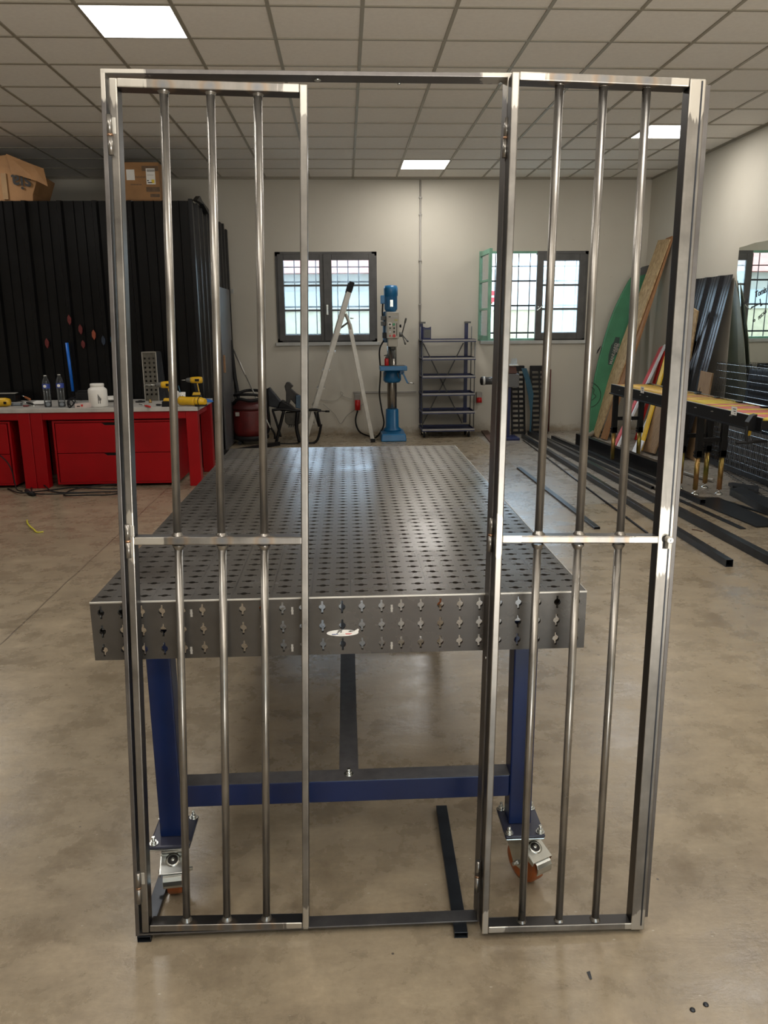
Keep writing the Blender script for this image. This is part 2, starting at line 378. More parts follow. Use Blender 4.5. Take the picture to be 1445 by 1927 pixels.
# concrete floor with joints
def concrete():
    m, nt, bs = new_mat('smooth_concrete'); v = geo(nt)
    f1 = noise(nt, v, 0.9, 6, 0.6, 0.2); f2 = noise(nt, v, 4.2, 8, 0.72, 0.15); f3 = noise(nt, geo(nt, (1.2, 3.5, 1)), 3.6, 7, 0.72, 0.35); f4 = noise(nt, v, 55, 3, 0.6)
    col = ramp(nt, f1, [(0.25, (0.188, 0.150, 0.105)), (0.5, (0.256, 0.209, 0.148)), (0.78, (0.312, 0.258, 0.186))])
    col = mixc(nt, 0.9, col, ramp(nt, f2, [(0.25, (0.31, 0.30, 0.29)), (0.5, (0.5, 0.5, 0.5)), (0.8, (0.68, 0.67, 0.65))]), 'OVERLAY')
    col = mixc(nt, 0.55, col, ramp(nt, f3, [(0.3, (0.37, 0.355, 0.34)), (0.7, (0.62, 0.62, 0.60))]), 'OVERLAY')
    col = mixc(nt, 0.25, col, ramp(nt, f4, [(0.3, (0.35, 0.35, 0.35)), (0.7, (0.65, 0.65, 0.65))]), 'OVERLAY')
    # dark spots and pale chips
    vo = N(nt, 'ShaderNodeTexVoronoi'); vo.inputs['Scale'].default_value = 9; nt.links.new(v, vo.inputs['Vector'])
    wn = N(nt, 'ShaderNodeSeparateColor'); nt.links.new(vo.outputs['Color'], wn.inputs[0])
    rad = math_(nt, 'MULTIPLY', math_(nt, 'GREATER_THAN', wn.outputs[0], 0.80), 0.07)
    spot = math_(nt, 'LESS_THAN', vo.outputs['Distance'], math_(nt, 'MULTIPLY', rad, wn.outputs[1]))
    col = mixc(nt, math_(nt, 'MULTIPLY', spot, 0.8), col, (0.045, 0.04, 0.04))
    vo2 = N(nt, 'ShaderNodeTexVoronoi'); vo2.inputs['Scale'].default_value = 22; nt.links.new(geo(nt, (1, 1.7, 1)), vo2.inputs['Vector'])
    wn2 = N(nt, 'ShaderNodeSeparateColor'); nt.links.new(vo2.outputs['Color'], wn2.inputs[0])
    spot2 = math_(nt, 'LESS_THAN', vo2.outputs['Distance'], math_(nt, 'MULTIPLY', math_(nt, 'GREATER_THAN', wn2.outputs[1], 0.86), 0.09))
    col = mixc(nt, math_(nt, 'MULTIPLY', spot2, 0.5), col, (0.50, 0.46, 0.38))
    sep = N(nt, 'ShaderNodeSeparateXYZ'); nt.links.new(N(nt, 'ShaderNodeNewGeometry').outputs['Position'], sep.inputs[0])
    wob = math_(nt, 'MULTIPLY', math_(nt, 'SUBTRACT', noise(nt, v, 2.5, 4), 0.5), 0.03)
    def joint(coord, pos, wd, lim=None):
        d = math_(nt, 'ABSOLUTE', math_(nt, 'SUBTRACT', math_(nt, 'ADD', sep.outputs[coord], wob), pos))
        k = math_(nt, 'LESS_THAN', d, wd)
        if lim:
            c2, a, b = lim
            k = math_(nt, 'MULTIPLY', k, math_(nt, 'MULTIPLY', math_(nt, 'GREATER_THAN', sep.outputs[c2], a), math_(nt, 'LESS_THAN', sep.outputs[c2], b)))
        return k
    js = [joint('X', JX, 0.004, ('Y', 0, 8)), joint('Y', JY1, 0.003, ('X', -9, JX)), joint('Y', JY2, 0.012, ('X', 1.9, 9)), joint('Y', JY3, 0.003, ('X', 1.6, 9)), joint('Y', JY4, 0.004, ('X', -9, -0.8))]
    for j in js: col = mixc(nt, math_(nt, 'MULTIPLY', j, 0.75), col, (0.06, 0.045, 0.035))
    # paler newer slab at the back right
    ns = math_(nt, 'MULTIPLY', math_(nt, 'GREATER_THAN', sep.outputs['Y'], JY2), math_(nt, 'GREATER_THAN', sep.outputs['X'], 1.9))
    col = mixc(nt, math_(nt, 'MULTIPLY', ns, 0.5), col, (0.30, 0.295, 0.285))
    nt.links.new(col, bs.inputs['Base Color'])
    nt.links.new(ramp(nt, f2, [(0.3, (0.20, 0.20, 0.20)), (0.75, (0.40, 0.40, 0.40))]), bs.inputs['Roughness'])
    bump(nt, bs, math_(nt, 'ADD', f2, math_(nt, 'MULTIPLY', f3, 0.8)), 0.22, 0.006); return m
JX = (fl(5, 1210).x + fl(228, 999).x) / 2
JY1 = fl(60, 1097).y; JY2 = fl(1140, 948).y; JY3 = fl(1350, 1067).y; JY4 = fl(110, 975).y
mFloor = concrete()

def tile_mat():
    m, nt, bs = new_mat('mineral_ceiling_tile'); v = geo(nt)
    col = ramp(nt, noise(nt, v, 30, 5, 0.7), [(0.3, (0.74, 0.70, 0.645)), (0.7, (0.80, 0.76, 0.70))])
    nt.links.new(col, bs.inputs['Base Color']); bs.inputs['Roughness'].default_value = 0.9
    bump(nt, bs, noise(nt, v, 60, 5, 0.7), 0.3, 0.003); return m
mTile = tile_mat()
mTbar = M('ceiling_grid_metal', (0.30, 0.27, 0.215), 0.45, 0, 0.05, 3)
mPanel = M('led_panel_glow', (0.9, 0.9, 0.88), 0.5, emit=((1.0, 0.98, 0.95), PANEL_EMIT))
mPanelRim = M('led_panel_rim', (0.7, 0.69, 0.66), 0.5)

def glass(name, tint, rough=0.0, opac=0.08):
    m = bpy.data.materials.new(name); m.use_nodes = True; nt = m.node_tree; nt.nodes.clear()
    out = N(nt, 'ShaderNodeOutputMaterial'); tr = N(nt, 'ShaderNodeBsdfTransparent') if rough == 0 else N(nt, 'ShaderNodeBsdfRefraction')
    tr.inputs['Color'].default_value = (*tint, 1)
    if rough: tr.inputs['Roughness'].default_value = rough; tr.inputs['IOR'].default_value = 1.0 + rough * 0.02
    gl = N(nt, 'ShaderNodeBsdfGlossy'); gl.inputs['Roughness'].default_value = 0.05
    lw = N(nt, 'ShaderNodeFresnel'); lw.inputs['IOR'].default_value = 1.45
    mx = N(nt, 'ShaderNodeMixShader'); nt.links.new(lw.outputs[0], mx.inputs[0]); nt.links.new(tr.outputs[0], mx.inputs[1]); nt.links.new(gl.outputs[0], mx.inputs[2])
    df = N(nt, 'ShaderNodeBsdfTranslucent'); df.inputs['Color'].default_value = (0.9, 0.92, 0.92, 1)
    m2 = N(nt, 'ShaderNodeMixShader')
    d = noise(nt, geo(nt), 6, 4, 0.6); k = math_(nt, 'MULTIPLY', d, opac * 2); nt.links.new(k, m2.inputs[0])
    nt.links.new(mx.outputs[0], m2.inputs[1]); nt.links.new(df.outputs[0], m2.inputs[2]); nt.links.new(m2.outputs[0], out.inputs[0])
    return m
mGlass = glass('window_glass', (0.95, 0.98, 1.0))
mGlassBlur = glass('hazy_window_glass', (0.93, 0.97, 1.0), 0.0, 0.38)
mBottle = glass('clear_bottle_plastic', (0.90, 0.93, 0.96), 0.0, 0.06)

def mirror_mat():
    m, nt, bs = new_mat('dusty_mirror'); v = geo(nt)
    bs.inputs['Metallic'].default_value = 1; bs.inputs['Roughness'].default_value = 0.015
    nt.links.new(ramp(nt, noise(nt, v, 4, 4), [(0.4, (0.80, 0.84, 0.80)), (0.8, (0.72, 0.76, 0.72))]), bs.inputs['Base Color']); return m
mMirror = mirror_mat()

# ------------------------------------------------------------------ the room
XL, XR, YB, YF, ZC = -6.6, 4.37, 11.707, -3.0, 3.5515
def smesh(name, mb, mat): return struct(mb.build(name, mat))
smesh('floor', MB().box(XL - .3, XR + .3, YF - 6, YB + .3, -0.15, 0), mFloor)
W1 = (px(516.7, 474, 1, YB), px(710, 643, 1, YB)); W2 = (px(902, 474, 1, YB), px(1099, 642, 1, YB))
w1x0, w1x1, w1z0, w1z1 = W1[0].x, W1[1].x, 1.337, 2.585
w2x0, w2x1, w2z0, w2z1 = W2[0].x, W2[1].x, 1.337, 2.585
mb = MB()
mb.box(XL - .3, XR + .3, YB, YB + .3, -.1, w1z0).box(XL - .3, XR + .3, YB, YB + .3, w1z1, ZC + .3)
mb.box(XL - .3, w1x0, YB, YB + .3, w1z0, w1z1).box(w1x1, w2x0, YB, YB + .3, w1z0, w1z1).box(w2x1, XR + .3, YB, YB + .3, w1z0, w1z1)
smesh('wall_back', mb, mWall)
smesh('wall_right', MB().box(XR, XR + .3, YF, YB, -.1, ZC + .3), mWall)
smesh('wall_left', MB().box(XL - .3, XL, YF, YB, -.1, ZC + .3), mWall)
smesh('wall_front', MB().box(XL - .3, DX0, YF - .3, YF, -.1, ZC + .3).box(DX1, XR + .3, YF - .3, YF, -.1, ZC + .3).box(DX0, DX1, YF - .3, YF, DZ, ZC + .3), mWall)
# unseen wall added across the yard to dim the steel's reflections
smesh('trim_6', MB().box(-14, 14, -14.2, -13.9, -.1, 5.2), M('dimming_wall', (0.22, 0.21, 0.19), 0.8))
# ceiling tiles, grid, lamps
panels = PANELS_AND_FILLS[:3]
smesh('ceiling', MB().box(XL, XR, YF, YB, ZC + .006, ZC + .12), mTile)
mb = MB(); k = -11
while 0.151 + .6 * k < XR:
    x = 0.151 + .6 * k
    if x > XL: mb.box(x - .012, x + .012, YF, YB, ZC - .001, ZC + .006)
    k += 1
k = -14
while 5.6116 + .6 * k < YB:
    y = 5.6116 + .6 * k
    if y > YF: mb.box(XL, XR, y - .012, y + .012, ZC - .0015, ZC + .006)
    k += 1
smesh('trim_1', mb, mTbar)
smesh('trim_2', MB().box(XL, XR, YB - .022, YB, ZC - .012, ZC + .006).box(XR - .022, XR, YF, YB, ZC - .012, ZC + .006), mTbar)
lab = ['square flush ceiling light in the tiles at top left, nearest the camera', 'square flush ceiling light above the blue drill press', 'square flush ceiling light near the right wall, seen through the open gate leaf']
for (x, y), l in zip(panels, lab):
    t = thing('ceiling_light', (x + .3, y + .3, ZC - .004), l, 'ceiling light')
    MB().box(x + .016, x + .584, y + .016, y + .584, ZC - .003, ZC + .005).build('diffuser', mPanel, t)
    MB().box(x + .012, x + .016, y + .012, y + .588, ZC - .004, ZC + .005).box(x + .584, x + .588, y + .012, y + .588, ZC - .004, ZC + .005).box(x + .012, x + .588, y + .012, y + .016, ZC - .004, ZC + .005).box(x + .012, x + .588, y + .584, y + .588, ZC - .004, ZC + .005).build('frame', mPanelRim, t)

# windows --------------------------------------------------------------
def sash(mbf, x0, x1, z0, z1, y, fr, bars=2, th=.05):
    mbf.box(x0, x0 + fr, y, y + th, z0, z1).box(x1 - fr, x1, y, y + th, z0, z1).box(x0 + fr, x1 - fr, y, y + th, z0, z0 + fr).box(x0 + fr, x1 - fr, y, y + th, z1 - fr, z1)
    for i in range(bars):
        z = z0 + fr + (z1 - z0 - 2 * fr) * (i + 1) / (bars + 1)
        mbf.box(x0 + fr, x1 - fr, y + .01, y + th - .01, z - .013, z + .013)
def grille(x0, x1, z0, z1, parent, nv, y=YB + .22):
    g = MB()
    for i in range(nv):
        x = x0 + (x1 - x0) * (i + .5) / nv; g.cyl((x, y, z0), (x, y, z1), .008, 8)
    for f in (.10, .40, .68):
        z = z0 + (z1 - z0) * (f if f > .1 else .085); g.box(x0, x1, y - .004, y + .004, z - .012, z + .012)
    g.box(x0, x1, y - .004, y + .004, z1 - .20, z1 - .185)
    g.build('security_grille', mDark, parent)
# window 1, closed
wf = MB(); f_ = .075
wf.box(w1x0, w1x0 + f_, YB - .012, YB + .07, w1z0, w1z1).box(w1x1 - f_, w1x1, YB - .012, YB + .07, w1z0, w1z1).box(w1x0, w1x1, YB - .012, YB + .07, w1z0, w1z0 + .05).box(w1x0, w1x1, YB - .012, YB + .07, w1z1 - .06, w1z1)
win1 = struct(wf.build('window_1', mGreyFrame, bevel=.004))
mid = (w1x0 + w1x1) / 2 - .01
for a, b in ((w1x0 + .03, mid - .002), (mid + .002, w1x1 - .03)):
    s_ = MB(); sash(s_, a, b, w1z0 + .02, w1z1 - .03, YB - .025, .085); so = s_.build('sash', mGreyFrame, win1, bevel=.004)
    MB().box(a + .08, b - .08, YB - .002, YB + .002, w1z0 + .1, w1z1 - .11).build('pane', mGlass, so)
MB().box(mid - .03, mid + .05, YB - .04, YB - .02, w1z0 + .02, w1z1 - .03).build('meeting_stile', mGreyFrame, win1, bevel=.004)
h = MB().box(mid + .0, mid + .03, YB - .05, YB - .035, 1.72, 1.86).cyl((mid + .015, YB - .05, 1.83), (mid + .015, YB - .09, 1.83), .009).bar((mid + .015, YB - .09, 1.84), (mid + .022, YB - .085, 1.72), .018, .012, (0, 1, 0)); h.build('handle', mZinc, win1, bevel=.002)
grille(w1x0 + .02, w1x1 - .02, w1z0, w1z1, win1, 9)
MB().box(w1x0 - .03, w1x1 + .04, YB - .035, YB + .3, w1z0 - .05, w1z0 - .001).build('window_sill', mSill, win1, bevel=.006)
# window 2, left sash swung open into the room
wf = MB(); f_ = .035
wf.box(w2x0, w2x0 + f_, YB - .01, YB + .07, w2z0, w2z1).box(w2x0, w2x1 - .7, YB - .005, YB + .07, w2z0, w2z0 + .03).box(w2x0, w2x1 - .7, YB - .005, YB + .07, w2z1 - .03, w2z1)
win2 = struct(wf.build('window_2', mGreenFrame, bevel=.004))
mid2 = px(1008, 560, 1, YB).x
MB().box(w2x1 - .05, w2x1, YB - .012, YB + .07, w2z0, w2z1).box(mid2, w2x1, YB - .012, YB + .07, w2z1 - .05, w2z1).box(mid2, w2x1, YB - .012, YB + .07, w2z0, w2z0 + .03).build('frame', mGreyFrame, win2, bevel=.004)
s_ = MB(); sash(s_, mid2, w2x1 - .035, w2z0 + .015, w2z1 - .04, YB - .03, .095); so = s_.build('sash', mGreyFrame, win2, bevel=.004)
MB().box(mid2 + .09, w2x1 - .12, YB - .006, YB - .002, w2z0 + .1, w2z1 - .12).build('pane', mGlassBlur, so)
MB().cyl((mid2 + .03, YB - .03, 1.81), (mid2 + .03, YB - .07, 1.81), .009).bar((mid2 + .01, YB - .07, 1.76), (mid2 + .09, YB - .07, 1.83), .016, .012, (0, 1, 0)).build('handle', mZinc, win2, bevel=.002)
# open leaf: hinged at the left jamb, pointing into the room
ol = MB(); xa = w2x0 + .02; d_ = V((.03, -1, 0)).normalized(); nn = V((d_.y, -d_.x, 0))
def P3(s, z, off=0): return V((xa, YB - .01, z)) + d_ * s + nn * off
Lf = .70; z0_, z1_ = w2z0 + .02, w2z1 - .02
for a, b in (((0.03, z0_), (0.03, z1_)), ((Lf - .03, z0_), (Lf - .03, z1_)), ((.06, z0_ + .03), (Lf - .06, z0_ + .03)), ((.06, z1_ - .03), (Lf - .06, z1_ - .03)), ((.06, z0_ + .42), (Lf - .06, z0_ + .42)), ((.06, z0_ + .80), (Lf - .06, z0_ + .80))):
    wd = .06 if a[0] != .06 or a[1] in (z0_ + .03, z1_ - .03) else .025
    ol.bar(P3(*a), P3(*b), wd, .04, nn)
so = ol.build('open_sash', mGreenFrame, win2)
MB().hexa([P3(.05, z0_ + .05, -.002), P3(Lf - .05, z0_ + .05, -.002), P3(Lf - .05, z0_ + .05, .002), P3(.05, z0_ + .05, .002), P3(.05, z1_ - .05, -.002), P3(Lf - .05, z1_ - .05, -.002), P3(Lf - .05, z1_ - .05, .002), P3(.05, z1_ - .05, .002)]).build('pane', mGlass, so)
grille(w2x0 + .02, w2x1 - .02, w2z0, w2z1, win2, 9)
MB().box(w2x0 + .03, w2x1 + .02, YB - .035, YB + .3, w2z0 - .05, w2z0 - .001).build('window_sill', mSill, win2, bevel=.006)

# outside the windows --------------------------------------------------
struct(MB().box(-40, 40, YB + .31, 60, -.3, -.1).build('trim_3', mYard))
t = thing('house', (0, 24, -.1), 'pale house with red tiled roof seen through the closed window', 'house')
MB().box(-14, 1.6, 24, 30, -.1, 3.0).build('wall', mHouse, t)
MB().prism([(-14.5, 23.4, 3.0), (-14.5, 27, 4.35), (-14.5, 30.6, 3.0)], (16.6, 0, 0)).build('roof', mRoof, t)
MB().box(-14.3, 1.7, 23.86, 23.98, 1.9, 2.5).build('fascia', mHouseB, t)
t = thing('boundary_wall', (6, 17, -.1), 'yellowish block wall in sunlight beyond the right window', 'wall')
MB().box(-6, 14, 17, 17.2, -.1, 1.85).build('blockwork', M('pale_block', (0.36, 0.315, 0.21), .8), t)
MB().box(-6, 14, 16.97, 17.23, 1.85, 1.93).build('coping', mHouse, t)
t = thing('warehouse', (9, 30, -.1), 'low white building beyond the block wall', 'building')
MB().box(4, 24, 30, 36, -.1, 3.5).build('wall', mWhite, t)
t = thing('road_sign', (px(926, 558, 1, 15).x, 15, -.1), 'round red no-entry sign outside the open window', 'road sign')
c_ = px(926, 558, 1, 15)
MB().cyl(c_ + V((0, 0, 0)), c_ + V((0, .015, 0)), .105, 28).build('disc', M('sign_red', (0.8, 0.05, 0.06), .5), t)
MB().box(c_.x - .075, c_.x + .075, c_.y - .006, c_.y + .001, c_.z - .018, c_.z + .018).build('bar', mWhite, t)
MB().cyl((c_.x, c_.y + .03, -.1), (c_.x, c_.y + .03, c_.z + .1), .02).build('post', mZinc, t)
sb = MB(); rnd = random.Random(3)
for i in range(260):
    a = rnd.uniform(0, 2 * PI); r = rnd.uniform(0, .8); c = V((-2.0 + r * math.cos(a), 15.5 + .6 * r * math.sin(a), rnd.uniform(0, 1.15)))
    u = V((rnd.uniform(-1, 1), rnd.uniform(-1, 1), rnd.uniform(-1, 1))).normalized() * .06; q = u.orthogonal().normalized() * .03
    sb.add([c - u, c + q, c + u, c - q], [(0, 1, 2, 3)])
tag(sb.build('shrub', mLeaf), 'green shrub outside the lower left of the closed window', 'shrub')
sb = MB()
for i in range(300):
    a = rnd.uniform(0, 2 * PI); r = rnd.uniform(0, 1.6); c = V((3.0 + r * math.cos(a), 38 + r * math.sin(a), rnd.uniform(4.2, 6.2)))
    u = V((rnd.uniform(-1, 1), rnd.uniform(-1, 1), rnd.uniform(-1, 1))).normalized() * .3; q = u.orthogonal().normalized() * .15
    sb.add([c - u, c + q, c + u, c - q], [(0, 1, 2, 3)])
sb.cyl((3, 38, -.1), (3, 38, 4.6), .15)
tag(sb.build('tree', M('blue_green_leaves', (.12, .2, .18), .8)), 'distant bluish tree above the tiled roof', 'tree')

# wall fittings --------------------------------------------------------
p = px(791, 338, 1, YB)
mb = MB().cyl((p.x, YB - .016, ZC - .02), (p.x, YB - .016, .95), .0135, 10)
for yy in (372, 404, 490, 573, 640): z = px(791, yy, 1, YB).z; mb.box(p.x - .022, p.x + .022, YB - .034, YB, z - .008, z + .008)
struct(mb.build('trim_4', mConduit))
z_ = px(720, 738, 1, YB).z
struct(MB().box(px(664, 738, 1, YB).x, px(783, 738, 1, YB).x, YB - .02, YB, z_ - .015, z_ + .015).build('trim_5', mConduit, bevel=.003))
def socket(xc, yt, ym, yb, label, wd=13):
    a = px(xc - wd / 2, yt, 1, YB); b = px(xc + wd / 2, ym, 1, YB); c = px(xc, yb, 1, YB)
    t = thing('power_socket', (a.x / 2 + b.x / 2, YB - .03, c.z), label, 'socket')
    MB().box(a.x, b.x, YB - .09, YB, b.z, a.z).build('housing', mConduit, t, bevel=.01)
    MB().cyl(((a.x + b.x) / 2, YB - .07, b.z + .01), ((a.x + b.x) / 2, YB - .085, c.z), .042, 14).build('red_cap', mRedBtn, t)
    return (a.x + b.x) / 2, c.z
sx, sz = socket(672.5, 741, 753, 771, 'grey and red industrial wall socket with a plugged cable, left of the drill press', 11)
socket(900, 737, 749, 757, 'grey and red industrial wall socket right of the shelf rack', 10)
mb = MB().tube([(sx, YB - .1, sz), px(669, 792, 1, YB - .12), px(676, 812, 1, YB - .2), fl(695, 822) + V((0, 0, .01)), fl(708, 824) + V((0, 0, .01)), px(722, 800, 1, YB - .55), px(718, 770, 1, YB - .6), px(714, 740, 1, YB - .6), px(716, 700, 1, YB - .62), px(714, 660, 1, YB - .62), px(722, 641, 1, YB - .6)], .012, 6)
tag(mb.build('power_cable', mBlackRub), 'black power cable hanging from the drill press down to the floor and wall plug', 'cable')
mb = MB().tube([px(603, 752, 1, YB - .01), px(630, 754, 1, YB - .01), px(645, 742, 1, YB - .01), px(641, 737, 1, YB - .01), px(644, 745, 1, YB - .01), px(662, 751, 1, YB - .01)], .003, 5)
mb.tube([px(608, 760, 1, YB - .01), px(630, 780, 1, YB - .01), px(641, 797, 1, YB - .01), px(655, 780, 1, YB - .01), px(684, 760, 1, YB - .01)], .003, 5)
tag(mb.build('thin_wall_wire', mConduit), 'thin grey wire looping on the wall behind the ladder', 'wire')
a = px(433, 544, 1, YB); b = px(440, 552, 1, YB)
tag(MB().box(a.x, b.x, YB - .02, YB, b.z, a.z).cyl(((a.x + b.x) / 2, YB - .03, (a.z + b.z) / 2), ((a.x + b.x) / 2, YB, (a.z + b.z) / 2), .012).build('wall_bracket', mSill), 'small white bracket on the back wall beside the black booth', 'bracket')

# ------------------------------------------------------------------ the steel gate, leaning on the table edge
GN = V((0, 1, -.065)).normalized(); GZ = .018
def pg(x, y, off=0.0):
    return on_plane(x, y, V((0, 1.80, GZ)) - GN * off, GN)
locks = [(pg(1254, 1020, .045), .10), (pg(1312, 165, .045), .075), (pg(1205, 1742, .045), .05), (pg(975, 150, .045), .07), (pg(915, 1745, .045), .06),
         (pg(215, 135, 0), .085), (pg(572, 170, 0), .06), (pg(573, 1740, 0), .06), (pg(262, 1010, 0), .07), (pg(945, 1010, .045), .06), (pg(950, 134, 0), .07), (pg(945, 1200, .045), .0001)]
heats = [pg(x, y, 0) for x, y in ((307, 160), (395, 162), (484, 164), (335, 1018), (418, 1018), (497, 1018), (351.7, 1746), (427, 1745), (501, 1744))] + [pg(x, y, .045) for x, y in ((1053, 145), (1136, 148), (1218, 151), (1012, 1016), (1088, 1016), (1165, 1016))]
mGate = steel('brushed_raw_steel', (0.18, 0.167, 0.152), (0.35, 0.326, 0.292), 0.34, locks, heat=heats, shade_sides=True)
mGateBar = steel('round_bar_steel', (0.24, 0.225, 0.205), (0.42, 0.395, 0.36), 0.30)
mGateDark = steel('dark_flat_steel', (0.13, 0.12, 0.115), (0.22, 0.205, 0.195), 0.40, locks[5:6] + locks[10:11])
gate = thing('barred_gate', (-.1, 1.85, GZ), 'raw steel barred double gate propped up in front of the perforated table', 'gate')
fr = MB()
fr.bar(pg(192.3, 129), pg(259, 1762), .0105, .045, GN, True)
fr.bar(pg(960, 137.5), pg(901, 1735), .0105, .060, GN, True)
fr.bar(pg(189, 132.8), pg(964, 141), .0095, .045, GN, True)
fr.bar(pg(256, 1760), pg(904, 1733.5), .005, .045, GN, True)
frame = fr.build('outer_frame', mGateDark, gate, bevel=.0012)
for xx, yy in ((597.5, 150), (598 + 153, 157), (942, 155.5)):
    d0 = ray(xx, yy); n_ = GN.cross(V((1, 0, 0))).normalized()
    c = on_plane(xx, yy, pg(600, 144), V((0, .065, 1)).normalized()); u_ = V((0, .065, 1)).normalized()
    MB().cyl(c, c - u_ * .002, .0075 if xx == 597.5 else .0045, 16).build('screw_head', mZinc, frame)
c = on_plane(597, 1740.5, pg(600, 1751), V((0, .065, 1)).normalized()); u_ = V((0, .065, 1)).normalized()
MB().cyl(c, c + u_ * .0015, .009, 18).build('pale_plug', mAlu, frame)
for xx, yy in ((914, 1238), (893.5, 1694), (898, 1510)):
    c = on_plane(xx, yy, pg(899, 1700), V((1, 0, 0))); MB().cyl(c + V((-.001, 0, 0)), c, .004, 10).build('screw_head', mZinc, frame)

def leaf(name, off, stiles, rails, sw, rw, dp=.04):
    m = MB()
    for (a, b), w_ in zip(stiles, sw): m.bar(pg(*a, off), pg(*b, off), w_, dp, GN, True)
    for a, b in rails: m.bar(pg(*a, off), pg(*b, off), rw, dp, GN, True)
    # small weld fillets in the corners
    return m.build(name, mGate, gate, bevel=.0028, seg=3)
L = leaf('left_leaf', 0.0, [((211.6, 145.6), (273.8, 1755.8)), ((570.7, 157.6), (575.2, 1749.6))],
         [((219, 154.5), (563, 165.2)), ((281, 1748.3), (568.5, 1742.8)), ((252, 1018.6), (568, 1018))], (.0185, .0175), .0195)
Rl = leaf('right_leaf', 0.045, [((971.3, 134.5), (912.5, 1758.5)), ((1314.5, 148), (1199.5, 1750.5))],
          [((978, 142), (1298, 155)), ((919, 1750.8), (1189, 1743.5)), ((945, 1015.3), (1240, 1016.2))], (.0175, .0370), .0185)
def weld_bar(par, off, p0, p1, r=.0098):
    a, b = pg(*p0, off - .02), pg(*p1, off - .02); m = MB().cyl(a, b, r, 18); d = (b - a).normalized()
    rnd = random.Random(int(p0[0]))
    for q, s in ((a, 1), (b, -1)):
        ds = [d * s] * 4; n = 14; u = d.orthogonal().normalized(); w_ = d.cross(u); vs = []; fs = []
        for i, (rr, hh) in enumerate(((r * 1.55, -.001), (r * 1.5, .0035), (r * 1.15, .0085), (r * .98, .012))):
            for k_ in range(n):
                ang = 2 * PI * k_ / n; j_ = 1 + .09 * rnd.uniform(-1, 1) * (1 if i < 3 else 0)
                vs.append(q + d * s * hh + (u * math.cos(ang) + w_ * math.sin(ang)) * rr * j_)
        for i in range(3):
            for k_ in range(n): fs.append((i * n + k_, i * n + (k_ + 1) % n, (i + 1) * n + (k_ + 1) % n, (i + 1) * n + k_))
        m.add(vs, fs, True)
    return m.build('bar', mGateBar, par)
for p0, p1 in (((308, 168), (334, 1010)), ((336, 1026), (351.5, 1732)), ((396, 170), (417, 1011)), ((418.5, 1026), (427, 1731)), ((485, 172), (497.5, 1012)), ((497.5, 1026), (501.5, 1729))):
    weld_bar(L, 0, p0, p1)
for p0, p1 in (((1053, 151), (1013, 1007)), ((1011.5, 1024), (981.3, 1737)), ((1136, 154), (1089.5, 1007)), ((1087.5, 1024), (1051.2, 1735)), ((1217.5, 157), (1166.5, 1008)), ((1163.5, 1024), (1119.5, 1732))):
    weld_bar(Rl, .045, p0, p1)
# hinges
def hinge(p0, p1, off, plate_px=None, r=.0062):
    a, b = pg(*p0, off), pg(*p1, off); d = b - a
    MB().cyl(a, a + d * .485, r, 14).cyl(a + d * .515, b, r, 14).build('hinge', mGateBar, gate)
    MB().cyl(a + d * .47, a + d * .53, r * 1.06, 14).build('hinge_ring', mCopper, gate)
    if plate_px:
        q0, q1 = pg(*plate_px[0], .0015), pg(*plate_px[1], .0015); MB().bar(q0, q1, .010, .004, GN, True).build('hinge_leaf', mAlu, gate, bevel=.0018)
hinge((204.5, 216), (210, 292), .004, ((213, 220), (214.5, 252)))
hinge((239, 987), (243, 1050), .004, ((248, 989), (249, 1011)))
hinge((259.5, 1642), (262, 1700), .004, ((268, 1643), (269, 1665)))
hinge((954.5, 222), (949.5, 297), .006); hinge((926, 975), (921, 1038), .006); hinge((900.5, 1620), (896.5, 1678), .006)
# cover strip behind the lock stile and the lock cylinder
m = MB(); m.bar(pg(1327, 160, .013), pg(1210, 1726, .013), .026, .006, GN, True); m.build('cover_strip', mGateDark, Rl, bevel=.001)
m = MB(); m.bar(pg(1322, 152, .0462), pg(1206, 1742, .0462), .0035, .001, GN, True); m.build('scribed_groove', mDark, Rl)
c = pg(1252.5, 1014.5, .0452); MB().cyl(c, c - GN * .0006, .0098, 22).bar(c, c + (pg(1254, 1040, .046) - pg(1257, 1014, .046)).normalized() * .024, .0115, .0006, -GN, True).build('lock_opening', mInk, Rl)
c = pg(1255.5, 1014, .046); dn = (pg(1254, 1040, .046) - pg(1257, 1014, .046)).normalized()
m = MB().cyl(c, c - GN * .020, .0085, 22).bar(c, c + dn * .021, .0095, .020, -GN, True); m.build('lock_cylinder', mAlu, Rl, bevel=.0008)
sd = dn.cross(GN).normalized()
MB().bar(c - GN * .0202 - dn * .004, c - GN * .0202 + dn * .003, .0018, .0006, -GN, True).build('keyhole', mInk, Rl)
MB().cyl(c - GN * .0205, c - GN * .0201, .0062, 20).build('cylinder_plug', mZinc, Rl)

# loose tubes the gate stands on
mb = MB().rtube(fl(271.5, 1773.5), V((-.560, 2.06, 0)), .036, .0175, .002)
tag(mb.build('rectangular_tube', mDarkTube, bevel=.0015), 'flat dark steel tube lying under the bottom left corner of the gate', 'steel tube')
mb = MB().rtube(fl(867.5, 1765.5), fl(830.5, 1524), .036, .0175, .002)
tag(mb.build('rectangular_tube', mDarkTube, bevel=.0015), 'dark steel tube under the gate middle, running back beneath the table', 'steel tube')

